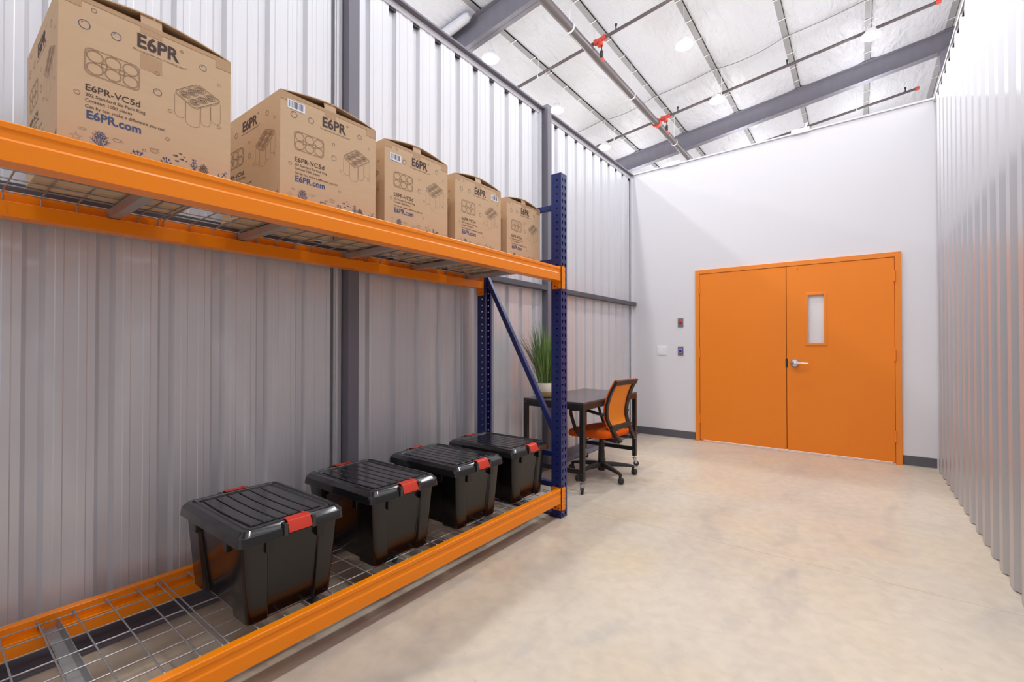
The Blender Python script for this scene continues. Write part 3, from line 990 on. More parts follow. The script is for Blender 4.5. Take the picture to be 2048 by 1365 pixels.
art.text('E6PR.com', 0.057, 0.0945, 0.1195, 0.0235, BLUE, 0.028)
for (x, y, r, m) in ((0.0512, 0.3477, 0.0118, BLUE), (0.1185, 0.3506, 0.0108, BLUE), (0.0706, 0.3962, 0.0058, INK), (0.3347, 0.3648, 0.0095, BLUE), (0.2143, 0.2906, 0.0052, INK), (0.2157, 0.2343, 0.0100, BLUE),
                     (0.0375, 0.1579, 0.0062, INK), (0.2471, 0.1912, 0.0050, FINE), (0.3808, 0.3298, 0.0048, FINE), (0.3807, 0.1922, 0.0048, FINE), (0.2412, 0.1029, 0.0050, INK)):
    art.ring(x, y, r, max(0.0009, r * 0.14), m, 20)
    art.stroke([(x + r * 0.62 * math.cos(a), y + r * 0.62 * math.sin(a)) for a in (1.7, 2.1, 2.5, 2.9)], max(0.0006, r * 0.09), m)
# six cans held by the ring, drawn in perspective
T = [(0.2567, 0.2580), (0.3198, 0.3060), (0.3885, 0.2780), (0.3126, 0.2255)]
def tq(u, v):
    a = [T[0][i] + (T[1][i] - T[0][i]) * u for i in (0, 1)]
    b = [T[3][i] + (T[2][i] - T[3][i]) * u for i in (0, 1)]
    return (a[0] + (b[0] - a[0]) * v, a[1] + (b[1] - a[1]) * v)
def soft(n=3, r=0.13, k=1.0):
    pts = []
    for cu_, cv_, a0 in ((1 - r, 1 - r, 0), (r, 1 - r, PI / 2), (r, r, PI), (1 - r, r, 3 * PI / 2)):
        pts += [(cu_ + r * math.cos(a0 + PI / 2 * i / n), cv_ + r * math.sin(a0 + PI / 2 * i / n)) for i in range(n + 1)]
    return pts
art.stroke([tq(u, v) for u, v in soft()], 0.0011, INK, True)
art.stroke([(p[0], p[1] - 0.004) for p in [tq(u, v) for u, v in soft()]], 0.0007, FINE, True)
for i in range(3):
    for j in range(2):
        cu_, cv_ = 0.2 + 0.30 * i, 0.28 + 0.44 * j
        for rr, wd in ((0.155, 0.0009), (0.115, 0.0012), (0.07, 0.0009)):
            art.stroke([tq(cu_ + rr * math.cos(2 * PI * q / 16), cv_ + rr * 1.25 * math.sin(2 * PI * q / 16)) for q in range(16)], wd, INK if rr < 0.15 else FINE, True)
        art.stroke([tq(cu_ - 0.05, cv_ - 0.04), tq(cu_ + 0.05, cv_ + 0.05)], 0.0020, INK)
for (x0, x1, yt0, yt1, yb) in ((0.259, 0.2875, 0.251, 0.238, 0.182), (0.2877, 0.327, 0.236, 0.228, 0.165), (0.329, 0.3562, 0.2345, 0.246, 0.180), (0.3575, 0.3855, 0.2520, 0.268, 0.198)):
    arc = [(x0, yt0)] + [((x0 + x1) / 2 - (x1 - x0) / 2 * math.cos(PI * q / 8), yb + 0.012 - 0.012 * math.sin(PI * q / 8)) for q in range(9)] + [(x1, yt1)]
    art.stroke(arc, 0.0008, FINE)
# sea-bed drawings
rnd = random.Random(3)
def coral(x, y, h, w, m, nb=7, wd=0.0014, twigs=4):
    """fan coral: branches spreading from one foot, each with forked twigs"""
    for k in range(nb):
        a = (-1 + 2 * k / (nb - 1)) * 1.05
        tip = (x + w / 2 * math.sin(a) * 1.05, y + h * (0.30 + 0.70 * math.cos(a * 1.1)) * rnd.uniform(0.92, 1.0))
        mid = (x + (tip[0] - x) * 0.45, y + (tip[1] - y) * 0.62)
        pts = [(x, y), (x + (mid[0] - x) * 0.6, y + (mid[1] - y) * 0.5), mid, tip]
        art.stroke(pts, wd, m)
        for q in range(twigs):
            u = 0.25 + 0.75 * (q + 0.5) / twigs
            px, py = mid[0] + (tip[0] - mid[0]) * (u - 0.25) / 0.75, mid[1] + (tip[1] - mid[1]) * (u - 0.25) / 0.75
            for s_ in (-1, 1):
                b = math.atan2(tip[1] - mid[1], tip[0] - mid[0]) + s_ * rnd.uniform(0.5, 0.9)
                l = h * 0.13
                art.stroke([(px, py), (px + l * math.cos(b), py + l * math.sin(b))], wd * 0.8, m)
coral(0.0859, 0.012, 0.058, 0.036, BLUE, 7, 0.0013, 3)
coral(0.1690, 0.006, 0.042, 0.042, BLUE, 5, 0.0022, 1)
art.ring(0.184, 0.050, 0.0035, 0.001, BLUE, 10)
coral(0.2385, 0.016, 0.034, 0.032, BLUE, 5, 0.0016, 1)
coral(0.3119, 0.020, 0.047, 0.018, BLUE, 4, 0.0014, 2)
coral(0.3379, 0.014, 0.042, 0.026, INK, 7, 0.0011, 3)
def fish(x, y, l, m, filled=True, flip=1):
    body = [(x + l / 2 * math.cos(a), y + l * 0.24 * math.sin(a)) for a in [2 * PI * i / 12 for i in range(12)]]
    tail = [(x - flip * l * 0.42, y), (x - flip * l * 0.75, y + l * 0.2), (x - flip * l * 0.75, y - l * 0.2)]
    if filled:
        art.fill(body, m); art.fill(tail, m)
    else:
        art.stroke(body, 0.0007, m, True); art.stroke(tail, 0.0007, m, True)
fish(0.2633, 0.0595, 0.011, BLUE); fish(0.276, 0.0690, 0.007, BLUE); fish(0.2798, 0.0530, 0.010, BLUE); fish(0.267, 0.0447, 0.009, BLUE); fish(0.291, 0.0505, 0.005, BLUE); fish(0.2855, 0.0620, 0.005, BLUE)
fish(0.1217, 0.0560, 0.018, INK, False, -1); fish(0.0504, 0.0631, 0.012, FINE, False); fish(0.3640, 0.0250, 0.009, FINE, False)
art.ring(0.2089, 0.056, 0.010, 0.0008, FINE, 14, 0.007); art.ring(0.2089, 0.056, 0.006, 0.0006, FINE, 10, 0.004)
art.stroke([(0.197, 0.058), (0.199, 0.064), (0.203, 0.061)], 0.0008, FINE); art.stroke([(0.2145, 0.061), (0.219, 0.064)], 0.0008, FINE)
art.stroke([(0.0361 + (0.013 if i % 2 == 0 else 0.0048) * math.cos(PI / 2 + i * PI / 5), 0.0376 + (0.013 if i % 2 == 0 else 0.0048) * math.sin(PI / 2 + i * PI / 5)) for i in range(10)], 0.0008, FINE, True)
# small anchor leaning to the right
ca, sa = math.cos(-0.6), math.sin(-0.6)
def ro(px, py): return (0.3935 + px * ca - py * sa, 0.034 + px * sa + py * ca)
art.stroke([ro(0, -0.014), ro(0, 0.012)], 0.0022, BLUE)
art.stroke([ro(-0.007, 0.007), ro(0.007, 0.007)], 0.0018, BLUE)
art.stroke([ro(0.012 * math.cos(a), -0.003 + 0.011 * math.sin(a)) for a in [PI + PI * i / 8 for i in range(9)]], 0.0024, BLUE)
art.ring(*ro(0, 0.015), 0.003, 0.0012, BLUE, 10)

def carton():
    root = thing('cardboard_box', (0, 0, 0), 'x', 'box', 'cardboard boxes on the upper rack deck')
    D2, W2, th = BD / 2, BW / 2, 0.004
    t = MB()
    # outer and inner walls of an open carton
    o = [(-D2, -W2), (D2, -W2), (D2, W2), (-D2, W2)]
    i = [(-D2 + th, -W2 + th), (D2 - th, -W2 + th), (D2 - th, W2 - th), (-D2 + th, W2 - th)]
    vs = [(x, y, 0) for x, y in o] + [(x, y, BH) for x, y in o] + [(x, y, BH) for x, y in i] + [(x, y, th) for x, y in i]
    fs = [(3, 2, 1, 0)] + [(k, (k + 1) % 4, (k + 1) % 4 + 4, k + 4) for k in range(4)] + [(k + 4, (k + 1) % 4 + 4, (k + 1) % 4 + 8, k + 8) for k in range(4)]
    t.add(vs, fs)
    t.m = 1
    t.add(vs, [(k + 8, (k + 1) % 4 + 8, (k + 1) % 4 + 12, k + 12) for k in range(4)] + [(12, 13, 14, 15)])
    for m, v2, f2 in art.items:
        t.m = m
        t.add([(D2 + 0.0006, -W2 + a, b) for a, b in v2], f2)
        kx = BD / BW
        t.add([(-D2 + a * kx, -W2 - 0.0006, b) for a, b in v2], f2)
    t.build('carton', [M['card'], M['card_in'], M['ink'], M['ink_light'], M['ink_blue']], root, smooth=None, raw=True)
    # flaps: the long pair bows up to meet in the middle, the short pair tucks in below
    rise = 0.030
    for s in (-1, 1):
        prof = []
        for k in range(7):
            u = k / 6
            prof.append((s * (W2 - u * (W2 - 0.002)), BH + rise * (1 - (1 - u) ** 1.6)))
        up = [(y, z + 0.0035) for y, z in prof]
        f = MB()
        f.prism(prof + up[::-1], 'x', -D2 + 0.003, D2 - 0.001)
        f.build('top_flap', M['card'], root, smooth=None, raw=True)
        g = MB()
        g.add([(s * D2, -W2 + 0.006, BH - 0.001), (s * D2, W2 - 0.006, BH - 0.001), (s * (D2 - 0.17), W2 - 0.02, BH - 0.020), (s * (D2 - 0.17), -W2 + 0.02, BH - 0.020),
               (s * D2, -W2 + 0.006, BH + 0.002), (s * D2, W2 - 0.006, BH + 0.002), (s * (D2 - 0.17), W2 - 0.02, BH - 0.017), (s * (D2 - 0.17), -W2 + 0.02, BH - 0.017)],
              [(0, 3, 2, 1), (4, 5, 6, 7), (0, 1, 5, 4), (1, 2, 6, 5), (2, 3, 7, 6), (3, 0, 4, 7)])
        g.build('inner_flap', M['card_in'], root, smooth=None, raw=True)
    # tape over the seam and a little way down both ends
    p = MB()
    tw = 0.026
    path = [(D2 + 0.0005, BH - 0.029), (D2 + 0.0006, BH - 0.001), (D2 - 0.006, BH + rise + 0.0046), (-D2 + 0.006, BH + rise + 0.0046), (-D2 - 0.0012, BH - 0.001), (-D2 - 0.001, BH - 0.092)]
    lo = [(x * 0.9985, z - 0.0004) for x, z in path]
    c0 = -0.008
    p.prism(path + lo[::-1], 'y', c0 - tw, c0 + tw)
    p.build('packing_tape', M['tape'], root, smooth=None, raw=True)
    # worn tape along the front top edge
    p = MB()
    p.box(D2 + 0.0002, D2 + 0.0009, -W2, -W2 + 0.045, BH - 0.030, BH)
    p.box(D2 + 0.0002, D2 + 0.0009, W2 - 0.045, W2, BH - 0.036, BH)
    p.box(D2 + 0.0002, D2 + 0.0008, -W2 + 0.045, W2 - 0.045, BH - 0.012, BH)
    p.build('edge_tape', M['tape'], root, smooth=None, raw=True)
    return root
def barcode(root, s0, t0):
    b = MB()
    x = BD / 2 + 0.0012
    W_, H_ = 0.068, 0.034
    b.box(x - 0.0008, x, -BW / 2 + s0, -BW / 2 + s0 + W_, t0, t0 + H_)
    b.m = 1
    q = random.Random(5); y = s0 + 0.006
    while y < s0 + W_ - 0.008:
        w = q.choice((0.0012, 0.0012, 0.0024, 0.0036))
        b.box(x, x + 0.0002, -BW / 2 + y, -BW / 2 + y + w, t0 + 0.006, t0 + H_ - 0.003)
        y += w + q.choice((0.0012, 0.0018, 0.0030))
    o = b.build('barcode_label', [M['label_white'], M['bar_ink']], root, smooth=None, raw=True)
    tag(o, 'white barcode sticker')
proto = carton()
ZB = ZU - 0.0035
BOX = [(-1.680, 0.233, 0.649, 0.425, 'printed cardboard box at the left end of the row, cut by the picture edge'),
       (-1.690, 0.8198, 1.2356, 0.416, 'printed cardboard box with a top-left barcode sticker, one printed side face showing'),
       (-1.715, 1.303, 1.702, 0.414, 'printed cardboard box in the middle of the row of five on the rack'),
       (-1.735, 1.779, 2.174, 0.406, 'printed cardboard box with its barcode sticker at the upper right corner'),
       (-1.745, 2.248, 2.618, 0.398, 'printed cardboard box without sticker at the row end beside the blue upright')]
made = []
for i, (xf, a, b, h, lab) in enumerate(BOX):
    w = b - a
    loc = (xf - BD / 2, a + w / 2, ZB)
    sc = (1, w / BW, h / BH)
    if i == 0:
        proto.location = loc; proto['label'] = lab; proto.scale = sc; made.append(proto)
    else:
        made.append(dup(proto, loc, lab, None, sc))
p = MB(); p.box(BD / 2 + 0.0001, BD / 2 + 0.0004, -0.034, 0.018, 0.288, 0.332)
p.build('tape_patch', M['tape'], made[0], smooth=None, raw=True)
barcode(made[1], 0.026, 0.366)
barcode(made[2], 0.030, 0.338)
barcode(made[3], 0.318, 0.350)

# ------------------------------------------------------------------ black totes
def tote():
    root = thing('storage_tote', (0, 0, 0), 'x', 'storage box', 'black totes on the lower rack deck')
    t = MB()
    def outline(hx, hy, z, rx, ry):
        # start at +x side going counter-clockwise; recess in the middle of every side
        r = 0.022; n = 3
        px, py = 0.52, 0.52     # half-share of each side that is recessed
        pts = []
        def corner(cx, cy, a0):
            for k in range(n + 1):
                a = a0 + PI / 2 * k / n
                pts.append((cx + r * math.cos(a), cy + r * math.sin(a), z))
        e = 0.006
        pts.extend([(hx - rx, -hy * px, z), (hx - rx, hy * px, z), (hx, hy * px + e, z)])
        corner(hx - r, hy - r, 0)
        pts.extend([(hx * py + e, hy, z), (hx * py, hy - ry, z), (-hx * py, hy - ry, z), (-hx * py - e, hy, z)])
        corner(-hx + r, hy - r, PI / 2)
        pts.extend([(-hx, hy * px + e, z), (-hx + rx, hy * px, z), (-hx + rx, -hy * px, z), (-hx, -hy * px - e, z)])
        corner(-hx + r, -hy + r, PI)
        pts.extend([(-hx * py - e, -hy, z), (-hx * py, -hy + ry, z), (hx * py, -hy + ry, z), (hx * py + e, -hy, z)])
        corner(hx - r, -hy + r, 3 * PI / 2)
        pts.append((hx, -hy * px - e, z))
        return pts
    rings = [outline(0.240, 0.151, 0.0, 0.016, 0.018), outline(0.245, 0.156, 0.004, 0.016, 0.018), outline(0.254, 0.168, 0.15, 0.012, 0.013), outline(0.263, 0.179, 0.292, 0.007, 0.008), outline(0.264, 0.180, 0.300, 0.006, 0.007)]
    t.loft(rings)
    # gussets below the rim
    for sx in (-1, 1):
        for y in (-0.094, 0.094):
            t.box(min(sx * 0.250, sx * 0.272), max(sx * 0.250, sx * 0.272), y - 0.012, y + 0.012, 0.243, 0.296)
    for sy in (-1, 1):
        for x in (-0.14, 0.14):
            t.box(x - 0.016, x + 0.016, min(sy * 0.168, sy * 0.188), max(sy * 0.168, sy * 0.188), 0.243, 0.296)
    t.build('tub', M['tote'], root, bevel=0.002, raw=True, smooth=30)
    # lid
    l = MB()
    def rr(hx, hy, r, z, n=4):
        pts = []
        for cx, cy, a0 in ((hx - r, hy - r, 0), (-hx + r, hy - r, PI / 2), (-hx + r, -hy + r, PI), (hx - r, -hy + r, 3 * PI / 2)):
            pts += [(cx + r * math.cos(a0 + PI / 2 * k / n), cy + r * math.sin(a0 + PI / 2 * k / n), z) for k in range(n + 1)]
        return pts
    HX, HY = 0.285, 0.200
    l.loft([rr(HX - 0.012, HY - 0.012, 0.03, 0.287), rr(HX, HY, 0.034, 0.287), rr(HX - 0.001, HY - 0.001, 0.034, 0.294), rr(HX - 0.004, HY - 0.004, 0.034, 0.318), rr(HX - 0.022, HY - 0.020, 0.028, 0.335), rr(HX - 0.036, HY - 0.032, 0.022, 0.337),
            rr(HX - 0.040, HY - 0.036, 0.020, 0.330), rr(HX - 0.046, HY - 0.042, 0.018, 0.330), rr(HX - 0.049, HY - 0.045, 0.016, 0.334), rr(HX - 0.056, HY - 0.052, 0.014, 0.334), rr(HX - 0.060, HY - 0.056, 0.012, 0.329)])
    # raised bow-sided bars across the top
    nb = 6
    span = 2 * (HY - 0.066)
    for k in range(nb):
        yc = -span / 2 + span * (k + 0.5) / nb
        hw = span / nb / 2 - 0.0022
        ring0, ring1, ring2 = [], [], []
        L = HX - 0.075
        nseg = 8
        def line(sgn, inset, z):
            out = []
            for q in range(nseg + 1):
                u = -1 + 2 * q / nseg
                x = u * (L - inset)
                bow = 0.006 * (1 - u * u) * (-1)
                out.append((x * sgn * -1, yc + sgn * (hw - inset) + bow, z))
            return out
        for ins, z, ring in ((0, 0.3285, ring0), (0, 0.3325, ring1), (0.002, 0.3345, ring2)):
            ring += line(1, ins, z) + line(-1, ins, z)
        l.loft([ring0, ring1, ring2])
    # seat for each latch
    for s in (-1, 1):
        for yy in (-0.045, 0.059):
            l.box(min(s * (HX - 0.030), s * (HX + 0.006)), max(s * (HX - 0.030), s * (HX + 0.006)), yy - 0.007, yy + 0.007, 0.290, 0.333)
    l.build('lid', M['tote_lid'], root, bevel=0.002, raw=True, smooth=30)
    for s in (-1, 1):
        c = MB()
        prof = [(HX - 0.040, 0.341), (HX - 0.018, 0.343), (HX - 0.004, 0.337), (HX + 0.010, 0.304), (HX + 0.010, 0.298), (HX + 0.005, 0.298), (HX - 0.006, 0.332), (HX - 0.018, 0.338), (HX - 0.040, 0.3375)]
        c.prism([(s * x, z) for x, z in prof], 'y', -0.036, 0.050)
        for q in (0.034,):
            c.box(min(s * (HX - 0.036), s * (HX - 0.022)), max(s * (HX - 0.036), s * (HX - 0.022)), q - 0.005, q + 0.005, 0.338, 0.346)
        tag(c.build('latch', M['latch'], root, bevel=0.0015, raw=True, smooth=30), 'red plastic latch')
    return root
tp = tote()
ZT = ZLO - 0.0035
TL = [(-1.918, 0.864, 0.0, 'black lidded tote with red latches standing next to the empty wire deck'),
      (-1.928, 1.388, 0.0, 'black lidded tote with red latches in front of the near grey post, second of four'),
      (-1.925, 1.899, 0.0, 'black lidded tote with red latches, third of four, its lid ridges bowed'),
      (-1.930, 2.390, 0.0, 'black lidded tote with red latches beside the blue upright, last of four')]
for i, (x, y, rz, lab) in enumerate(TL):
    if i == 0:
        tp.location = (x, y, ZT); tp['label'] = lab; tp.rotation_euler = (0, 0, rz)
    else:
        dup(tp, (x, y, ZT), lab, rz)

# ------------------------------------------------------------------ desk
desk = thing('rolling_desk', (-2.01, 3.73, 0), 'black metal desk with a flat top standing on small casters against the ribbed wall', 'desk')
X0, X1, Y0, Y1, HT = -2.298, -1.722, 3.192, 4.272, 0.715
t = MB(); t.box(X0, X1, Y0, Y1, HT - 0.016, HT); t.build('desktop', M['desk_top'], desk, bevel=0.002)
t = MB()
ah = 0.048
t.box(X0 + 0.002, X1 - 0.002, Y0 + 0.002, Y0 + 0.006, HT - 0.016 - ah, HT - 0.016)
t.box(X0 + 0.002, X1 - 0.002, Y1 - 0.006, Y1 - 0.002, HT - 0.016 - ah, HT - 0.016)
t.box(X0 + 0.002, X0 + 0.006, Y0 + 0.006, Y1 - 0.006, HT - 0.016 - ah, HT - 0.016)
t.box(X1 - 0.006, X1 - 0.002, Y0 + 0.006, Y1 - 0.006, HT - 0.016 - ah, HT - 0.016)
t.build('apron', M['desk'], desk, bevel=0.001)
for (x, sx) in ((X0, 1), (X1, -1)):
    for (y, sy) in ((Y0, 1), (Y1, -1)):
        t = MB()
        lw = 0.036
        a, b = sorted((x, x + sx * lw)); c, d = sorted((y, y + sy * lw))
        t.box(a, b, c, d, 0.098, HT - 0.017)
        leg = t.build('leg', M['desk'], desk, bevel=0.002)
        t = MB()
        cx, cy = x + sx * lw / 2, y + sy * lw / 2
        for dz in (0.03, 0.55):
            t.lathe([(0, 0), (0.003, 0.0), (0.003, 0.0015), (0, 0.002)], 8, (cx, c - 0.001, HT - 0.03 if dz == 0.03 else 0.15), 'y')
        t.build('bolts', M['chrome'], leg)
        # caster
        k = MB()
        k.tube([(cx, cy, 0.10), (cx, cy, 0.072)], 0.008, 10)
        k.lathe([(0.0, 0.084), (0.019, 0.084), (0.021, 0.074), (0.0, 0.072)], 14, (cx, cy, 0))
        ang = 0.35 if sy > 0 else 2.2
        ux, uy = math.cos(ang), math.sin(ang)
        wx, wy = cx + 0.016 * uy * 1.0, cy - 0.016 * ux * 1.0
        for s in (-1, 1):
            p0 = Vector((cx + ux * s * 0.015, cy + uy * s * 0.015, 0.076)); p1 = Vector((wx + ux * s * 0.015, wy + uy * s * 0.015, 0.026))
            k.bar(p0, p1, 0.022, 0.003, (ux, uy, 0))
        co = k.build('caster', M['chrome'], desk)
        wv = MB()
        ringA = []
        axis = Vector((ux, uy, 0)); up = Vector((0, 0, 1)); fw = axis.cross(up)
        rings = []
        for off, rad in ((-0.010, 0.010), (-0.010, 0.021), (-0.008, 0.0248), (0.008, 0.0248), (0.010, 0.021), (0.010, 0.010)):
            rings.append([Vector((wx, wy, 0.0250)) + axis * off + (up * math.cos(2 * PI * q / 18) + fw * math.sin(2 * PI * q / 18)) * rad for q in range(18)])
        wv.loft(rings)
        wv.build('wheel', M['rubber'], co)
for (p, q) in (((X0 + 0.03, Y0 + 0.018, 0.165), (X1 - 0.03, Y0 + 0.018, 0.165)), ((X0 + 0.03, Y1 - 0.018, 0.165), (X1 - 0.03, Y1 - 0.018, 0.165))):
    t = MB(); t.bar(p, q, 0.016, 0.038); t.build('low_rail', M['desk'], desk, bevel=0.002)

# ------------------------------------------------------------------ potted grass on the desk
PC = Vector((-2.178, 3.340, HT))
plant = thing('potted_grass', PC, 'tall green ornamental grass in a cream and tan pot on the desk', 'plant')
t = MB()
t.m = 1
t.lathe([(0.0, 0.0), (0.055, 0.0), (0.076, 0.010), (0.086, 0.030), (0.0885, 0.052)], 28, PC)
t.m = 0
t.lathe([(0.0885, 0.052), (0.089, 0.07), (0.086, 0.100), (0.080, 0.126), (0.074, 0.126), (0.078, 0.10), (0.0, 0.10)], 28, PC)
t.build('pot', [M['pot_cream'], M['pot_tan']], plant)
t = MB(); t.lathe([(0.0, 0.10), (0.077, 0.10), (0.076, 0.112), (0.0, 0.118)], 20, PC); t.build('soil', M['soil'], plant)
t = MB()
rg = random.Random(11)
for k in range(210):
    a = rg.uniform(0, 2 * PI); r0 = 0.055 * math.sqrt(rg.random())
    lean = rg.uniform(0.02, 0.12) if k < 170 else rg.uniform(0.10, 0.20)
    hgt = rg.uniform(0.32, 0.59) if k < 170 else rg.uniform(0.25, 0.42)
    a2 = a + rg.uniform(-0.5, 0.5)
    w = rg.uniform(0.0035, 0.0060)
    base = PC + Vector((r0 * math.cos(a), r0 * math.sin(a), 0.11))
    n = 6
    side = Vector((-math.sin(a2 + 0.6), math.cos(a2 + 0.6), 0))
    A = []; B = []
    for i in range(n + 1):
        u = i / n
        c = base + Vector((math.cos(a2), math.sin(a2), 0)) * lean * (0.5 * u + 0.5 * u * u) + Vector((0, 0, hgt * (u - 0.06 * u * u)))
        ww = w * (1 - u ** 2.2) * (0.75 + 0.5 * u)
        nrm = Vector((math.cos(a2), math.sin(a2), 0.2)) * 0.0006
        A.append([c - side * ww, c + nrm, c + side * ww, c - nrm])
    t.m = 0
    t.loft(A)
t.m = 1
for k in range(14):
    a = math.radians(rg.uniform(175, 260)); lean = rg.uniform(0.14, 0.24); hgt = rg.uniform(0.36, 0.46)
    base = PC + Vector((0.03 * math.cos(a), 0.03 * math.sin(a), 0.11))
    t.tube([base + Vector((math.cos(a), math.sin(a), 0)) * lean * u ** 1.3 + Vector((0, 0, hgt * u)) for u in (0, 0.25, 0.5, 0.75, 1)], [0.0022, 0.002, 0.0018, 0.0014, 0.0006], 5)
t.build('grass_blades', [M['leaf'], M['leaf_dry']], plant, smooth=None)

# ------------------------------------------------------------------ office chair
# built facing -X (towards the desk), then turned a little
CH = Vector((-1.854, 3.775, 0))
chair = thing('office_chair', CH, 'orange mesh-backed office chair on black star base, tucked at the black desk', 'chair')
RZ = math.radians(-5)
def K(x, y, z): return CH + Vector((x, y, z))
t = MB()
# star base: hub and five arms
t.lathe([(0.0, 0.045), (0.030, 0.045), (0.036, 0.06), (0.038, 0.10), (0.034, 0.125), (0.0, 0.125)], 20, CH)
t.build('hub', M['chair_black'], chair)
for deg in (188, 116, 44, -26, -100):
    a = math.radians(deg)
    dx, dy = math.cos(a), math.sin(a)
    t = MB()
    rings = []
    for r, z, w, h in ((0.020, 0.098, 0.030, 0.045), (0.10, 0.098, 0.026, 0.036), (0.20, 0.090, 0.021, 0.026), (0.275, 0.080, 0.017, 0.020), (0.295, 0.074, 0.014, 0.016)):
        c = K(dx * r, dy * r, z); sv = Vector((-dy, dx, 0)) * w; uv = Vector((0, 0, 1)) * h / 2
        rings.append([c - sv * 0.7 - uv, c + sv * 0.7 - uv, c + sv - uv * 0.2, c + sv * 0.6 + uv, c - sv * 0.6 + uv, c - sv - uv * 0.2])
    t.loft(rings)
    t.tube([K(dx * 0.285, dy * 0.285, 0.082), K(dx * 0.285, dy * 0.285, 0.045)], 0.012, 10)
    arm = t.build('base_arm', M['chair_black'], chair)
    w_ = MB()
    ax = Vector((-math.sin(a + 0.9), math.cos(a + 0.9), 0)); up = Vector((0, 0, 1)); fw = ax.cross(up)
    cc = K(dx * 0.285, dy * 0.285, 0) + Vector((dx, dy, 0)) * 0.012
    for s in (-1, 1):
        rings = []
        for off, rad in ((0.004, 0.014), (0.004, 0.0245), (0.010, 0.0265), (0.020, 0.0235), (0.024, 0.014)):
            rings.append([cc + Vector((0, 0, 0.0265)) + ax * off * s + (up * math.cos(2 * PI * q / 16) + fw * math.sin(2 * PI * q / 16)) * rad for q in range(16)])
        w_.loft(rings)
    w_.tube([cc + Vector((0, 0, 0.0265)) - ax * 0.006, cc + Vector((0, 0, 0.0265)) + ax * 0.006], 0.008, 8)
    w_.build('caster', M['rubber'], arm)
t = MB()
t.lathe([(0.0, 0.11), (0.031, 0.11), (0.028, 0.225), (0.026, 0.228), (0.024, 0.30), (0.021, 0.302), (0.018, 0.35), (0.0, 0.35)], 20, CH)
t.build('gas_lift', M['chair_black'], chair)
# under-seat mechanism and lever
t = MB()
t.box(CH.x - 0.11, CH.x + 0.10, CH.y - 0.07, CH.y + 0.07, 0.335, 0.362)
t.bar(K(-0.03, -0.07, 0.345), K(-0.05, -0.19, 0.335), 0.014, 0.010)
t.box(CH.x - 0.075, CH.x - 0.035, CH.y - 0.215, CH.y - 0.180, 0.312, 0.345)
t.build('mechanism', M['chair_black'], chair, bevel=0.004)
# seat cushion
def superell(hx, hy, n=36, e=0.45):
    out = []
    for i in range(n):
        a = 2 * PI * i / n
        c, s_ = math.cos(a), math.sin(a)
        out.append((math.copysign(abs(c) ** e, c) * hx, math.copysign(abs(s_) ** e, s_) * hy))
    return out
t = MB()
rings = []
for sc, z in ((0.90, 0.362), (0.98, 0.372), (1.0, 0.392), (0.99, 0.412), (0.95, 0.426), (0.86, 0.434), (0.6, 0.436), (0.25, 0.432)):
    rings.append([K(-0.020 + x * sc, y * sc, z + 0.012 * (1 if x > 0.1 else 0) * (x / 0.235) - (0.020 * ((-x - 0.12) / 0.115) if x < -0.12 else 0)) for x, y in superell(0.232, 0.232)])
t.loft(rings)
t.build('seat', M['seat'], chair, smooth=50)
# back: frame follows an S curve in side view
PROF = [(0.262, 0.345), (0.222, 0.395), (0.188, 0.452), (0.164, 0.500), (0.150, 0.548), (0.150, 0.603), (0.159, 0.656), (0.180, 0.728), (0.212, 0.798), (0.252, 0.866)]
def pr(u):
    u = max(0.0, min(1.0, u)) * (len(PROF) - 1); i = min(int(u), len(PROF) - 2); f = u - i
    return (PROF[i][0] + (PROF[i + 1][0] - PROF[i][0]) * f, PROF[i][1] + (PROF[i + 1][1] - PROF[i][1]) * f)
def hw(u):      # half width of the back at height u
    return 0.150 + 0.050 * math.sin(PI * min(1, u / 0.9) * 0.62) - 0.012 * u
fr = MB()
NU = 24
for s in (-1, 1):
    rings = []
    for i in range(NU + 1):
        u = i / NU
        x, z = pr(u); y = s * hw(u)
        x2, z2 = pr(min(1, u + 0.02)); x1, z1 = pr(max(0, u - 0.02))
        tang = Vector((x2 - x1, 0, z2 - z1)).normalized(); nor = Vector((tang.z, 0, -tang.x))
        wv_ = 0.046 if u < 0.3 else 0.040
        dv = 0.015
        c = K(x, y, z)
        inn = Vector((0, -s, 0)) * wv_
        rings.append([c - nor * dv, c + inn - nor * dv * 0.7, c + inn + nor * dv * 0.7, c + nor * dv])
    fr.loft(rings)
x, z = pr(1.0); xb_, zb_ = pr(0.965)
fr.loft([[K(x, s * hw(1.0), z), K(xb_ - 0.012, s * hw(1.0), zb_ - 0.020), K(xb_ + 0.012, s * hw(1.0), zb_ - 0.020), K(x + 0.014, s * hw(1), z - 0.004)] for s in (-1, -0.5, 0, 0.5, 1)])
x, z = pr(0.235)
fr.loft([[K(x - 0.008, y, z - 0.022), K(x + 0.018, y, z - 0.026), K(x + 0.024, y, z + 0.020), K(x + 0.0, y, z + 0.024)] for y in (-hw(0.235) * 0.98, -0.07, 0.07, hw(0.235) * 0.98)])
fr.build('back_frame', M['chair_black'], chair, smooth=40)
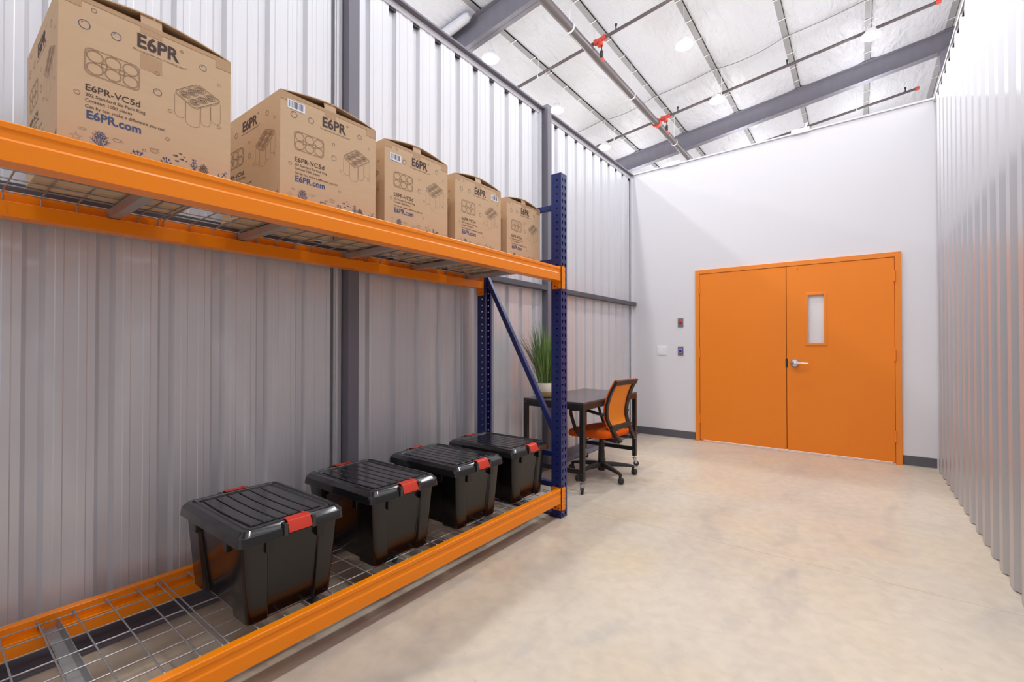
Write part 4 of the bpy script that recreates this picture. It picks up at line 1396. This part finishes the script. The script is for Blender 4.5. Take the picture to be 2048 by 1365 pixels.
# lumbar loop on the far side and net
t = MB()
rows = []
for i in range(17):
    u = 0.19 + (0.985 - 0.19) * i / 16
    x, z = pr(u)
    row = []
    for j in range(11):
        v = -1 + 2 * j / 10
        row.append(K(x - 0.010 + 0.022 * (1 - v * v) * (0.6 + 0.4 * math.sin(PI * u)), v * (hw(u) - 0.006), z))
    rows.append(row)
t.loft(rows, caps=False, closed=False)
net = t.build('back_mesh', M['net'], chair, smooth=80)
sd = net.modifiers.new('gauge', 'SOLIDIFY'); sd.thickness = 0.0025; sd.offset = 0
tag(net, 'bright orange see-through back mesh')
# rear piping of the net around the frame: thin orange edge on the outer side
t = MB()
for s in (-1, 1):
    t.tube([K(pr(u)[0] - 0.011, s * (hw(u) + 0.001), pr(u)[1]) for u in [0.2 + 0.79 * i / 16 for i in range(17)]], 0.0055, 6)
t.tube([K(pr(0.99)[0] - 0.006, v * hw(0.99), pr(0.99)[1] + 0.008) for v in (-1, -0.5, 0, 0.5, 1)], 0.0055, 6)
tag(t.build('fabric_edging', M['seat'], chair), 'orange fabric edge wrapped round the back frame')
# bracket under the seat to the back
t = MB()
for s in (-1, 1):
    t.bar(K(0.250, s * 0.150, 0.350), K(0.10, s * 0.09, 0.352), 0.045, 0.020)
t.build('back_bracket', M['chair_black'], chair, bevel=0.004)
# arms: closed loops
for s in (-1, 1):
    y = s * 0.235
    t = MB()
    path = [K(0.150, s * 0.200, 0.575), K(0.10, y * 0.98, 0.585), K(0.02, y, 0.602), K(-0.08, y, 0.606), K(-0.145, y, 0.600), K(-0.172, y, 0.585), K(-0.168, y, 0.560), K(-0.140, y, 0.480), K(-0.115, y, 0.420), K(-0.085, y * 0.97, 0.380), K(-0.04, y * 0.75, 0.362)]
    t.tube(path, [0.015, 0.017, 0.0175, 0.018, 0.0175, 0.016, 0.0155, 0.0155, 0.0155, 0.015, 0.013], 10, flat=(0.8, 1.15))
    t.build('armrest', M['chair_black'], chair, smooth=50)
chair.rotation_euler = (0, 0, RZ)
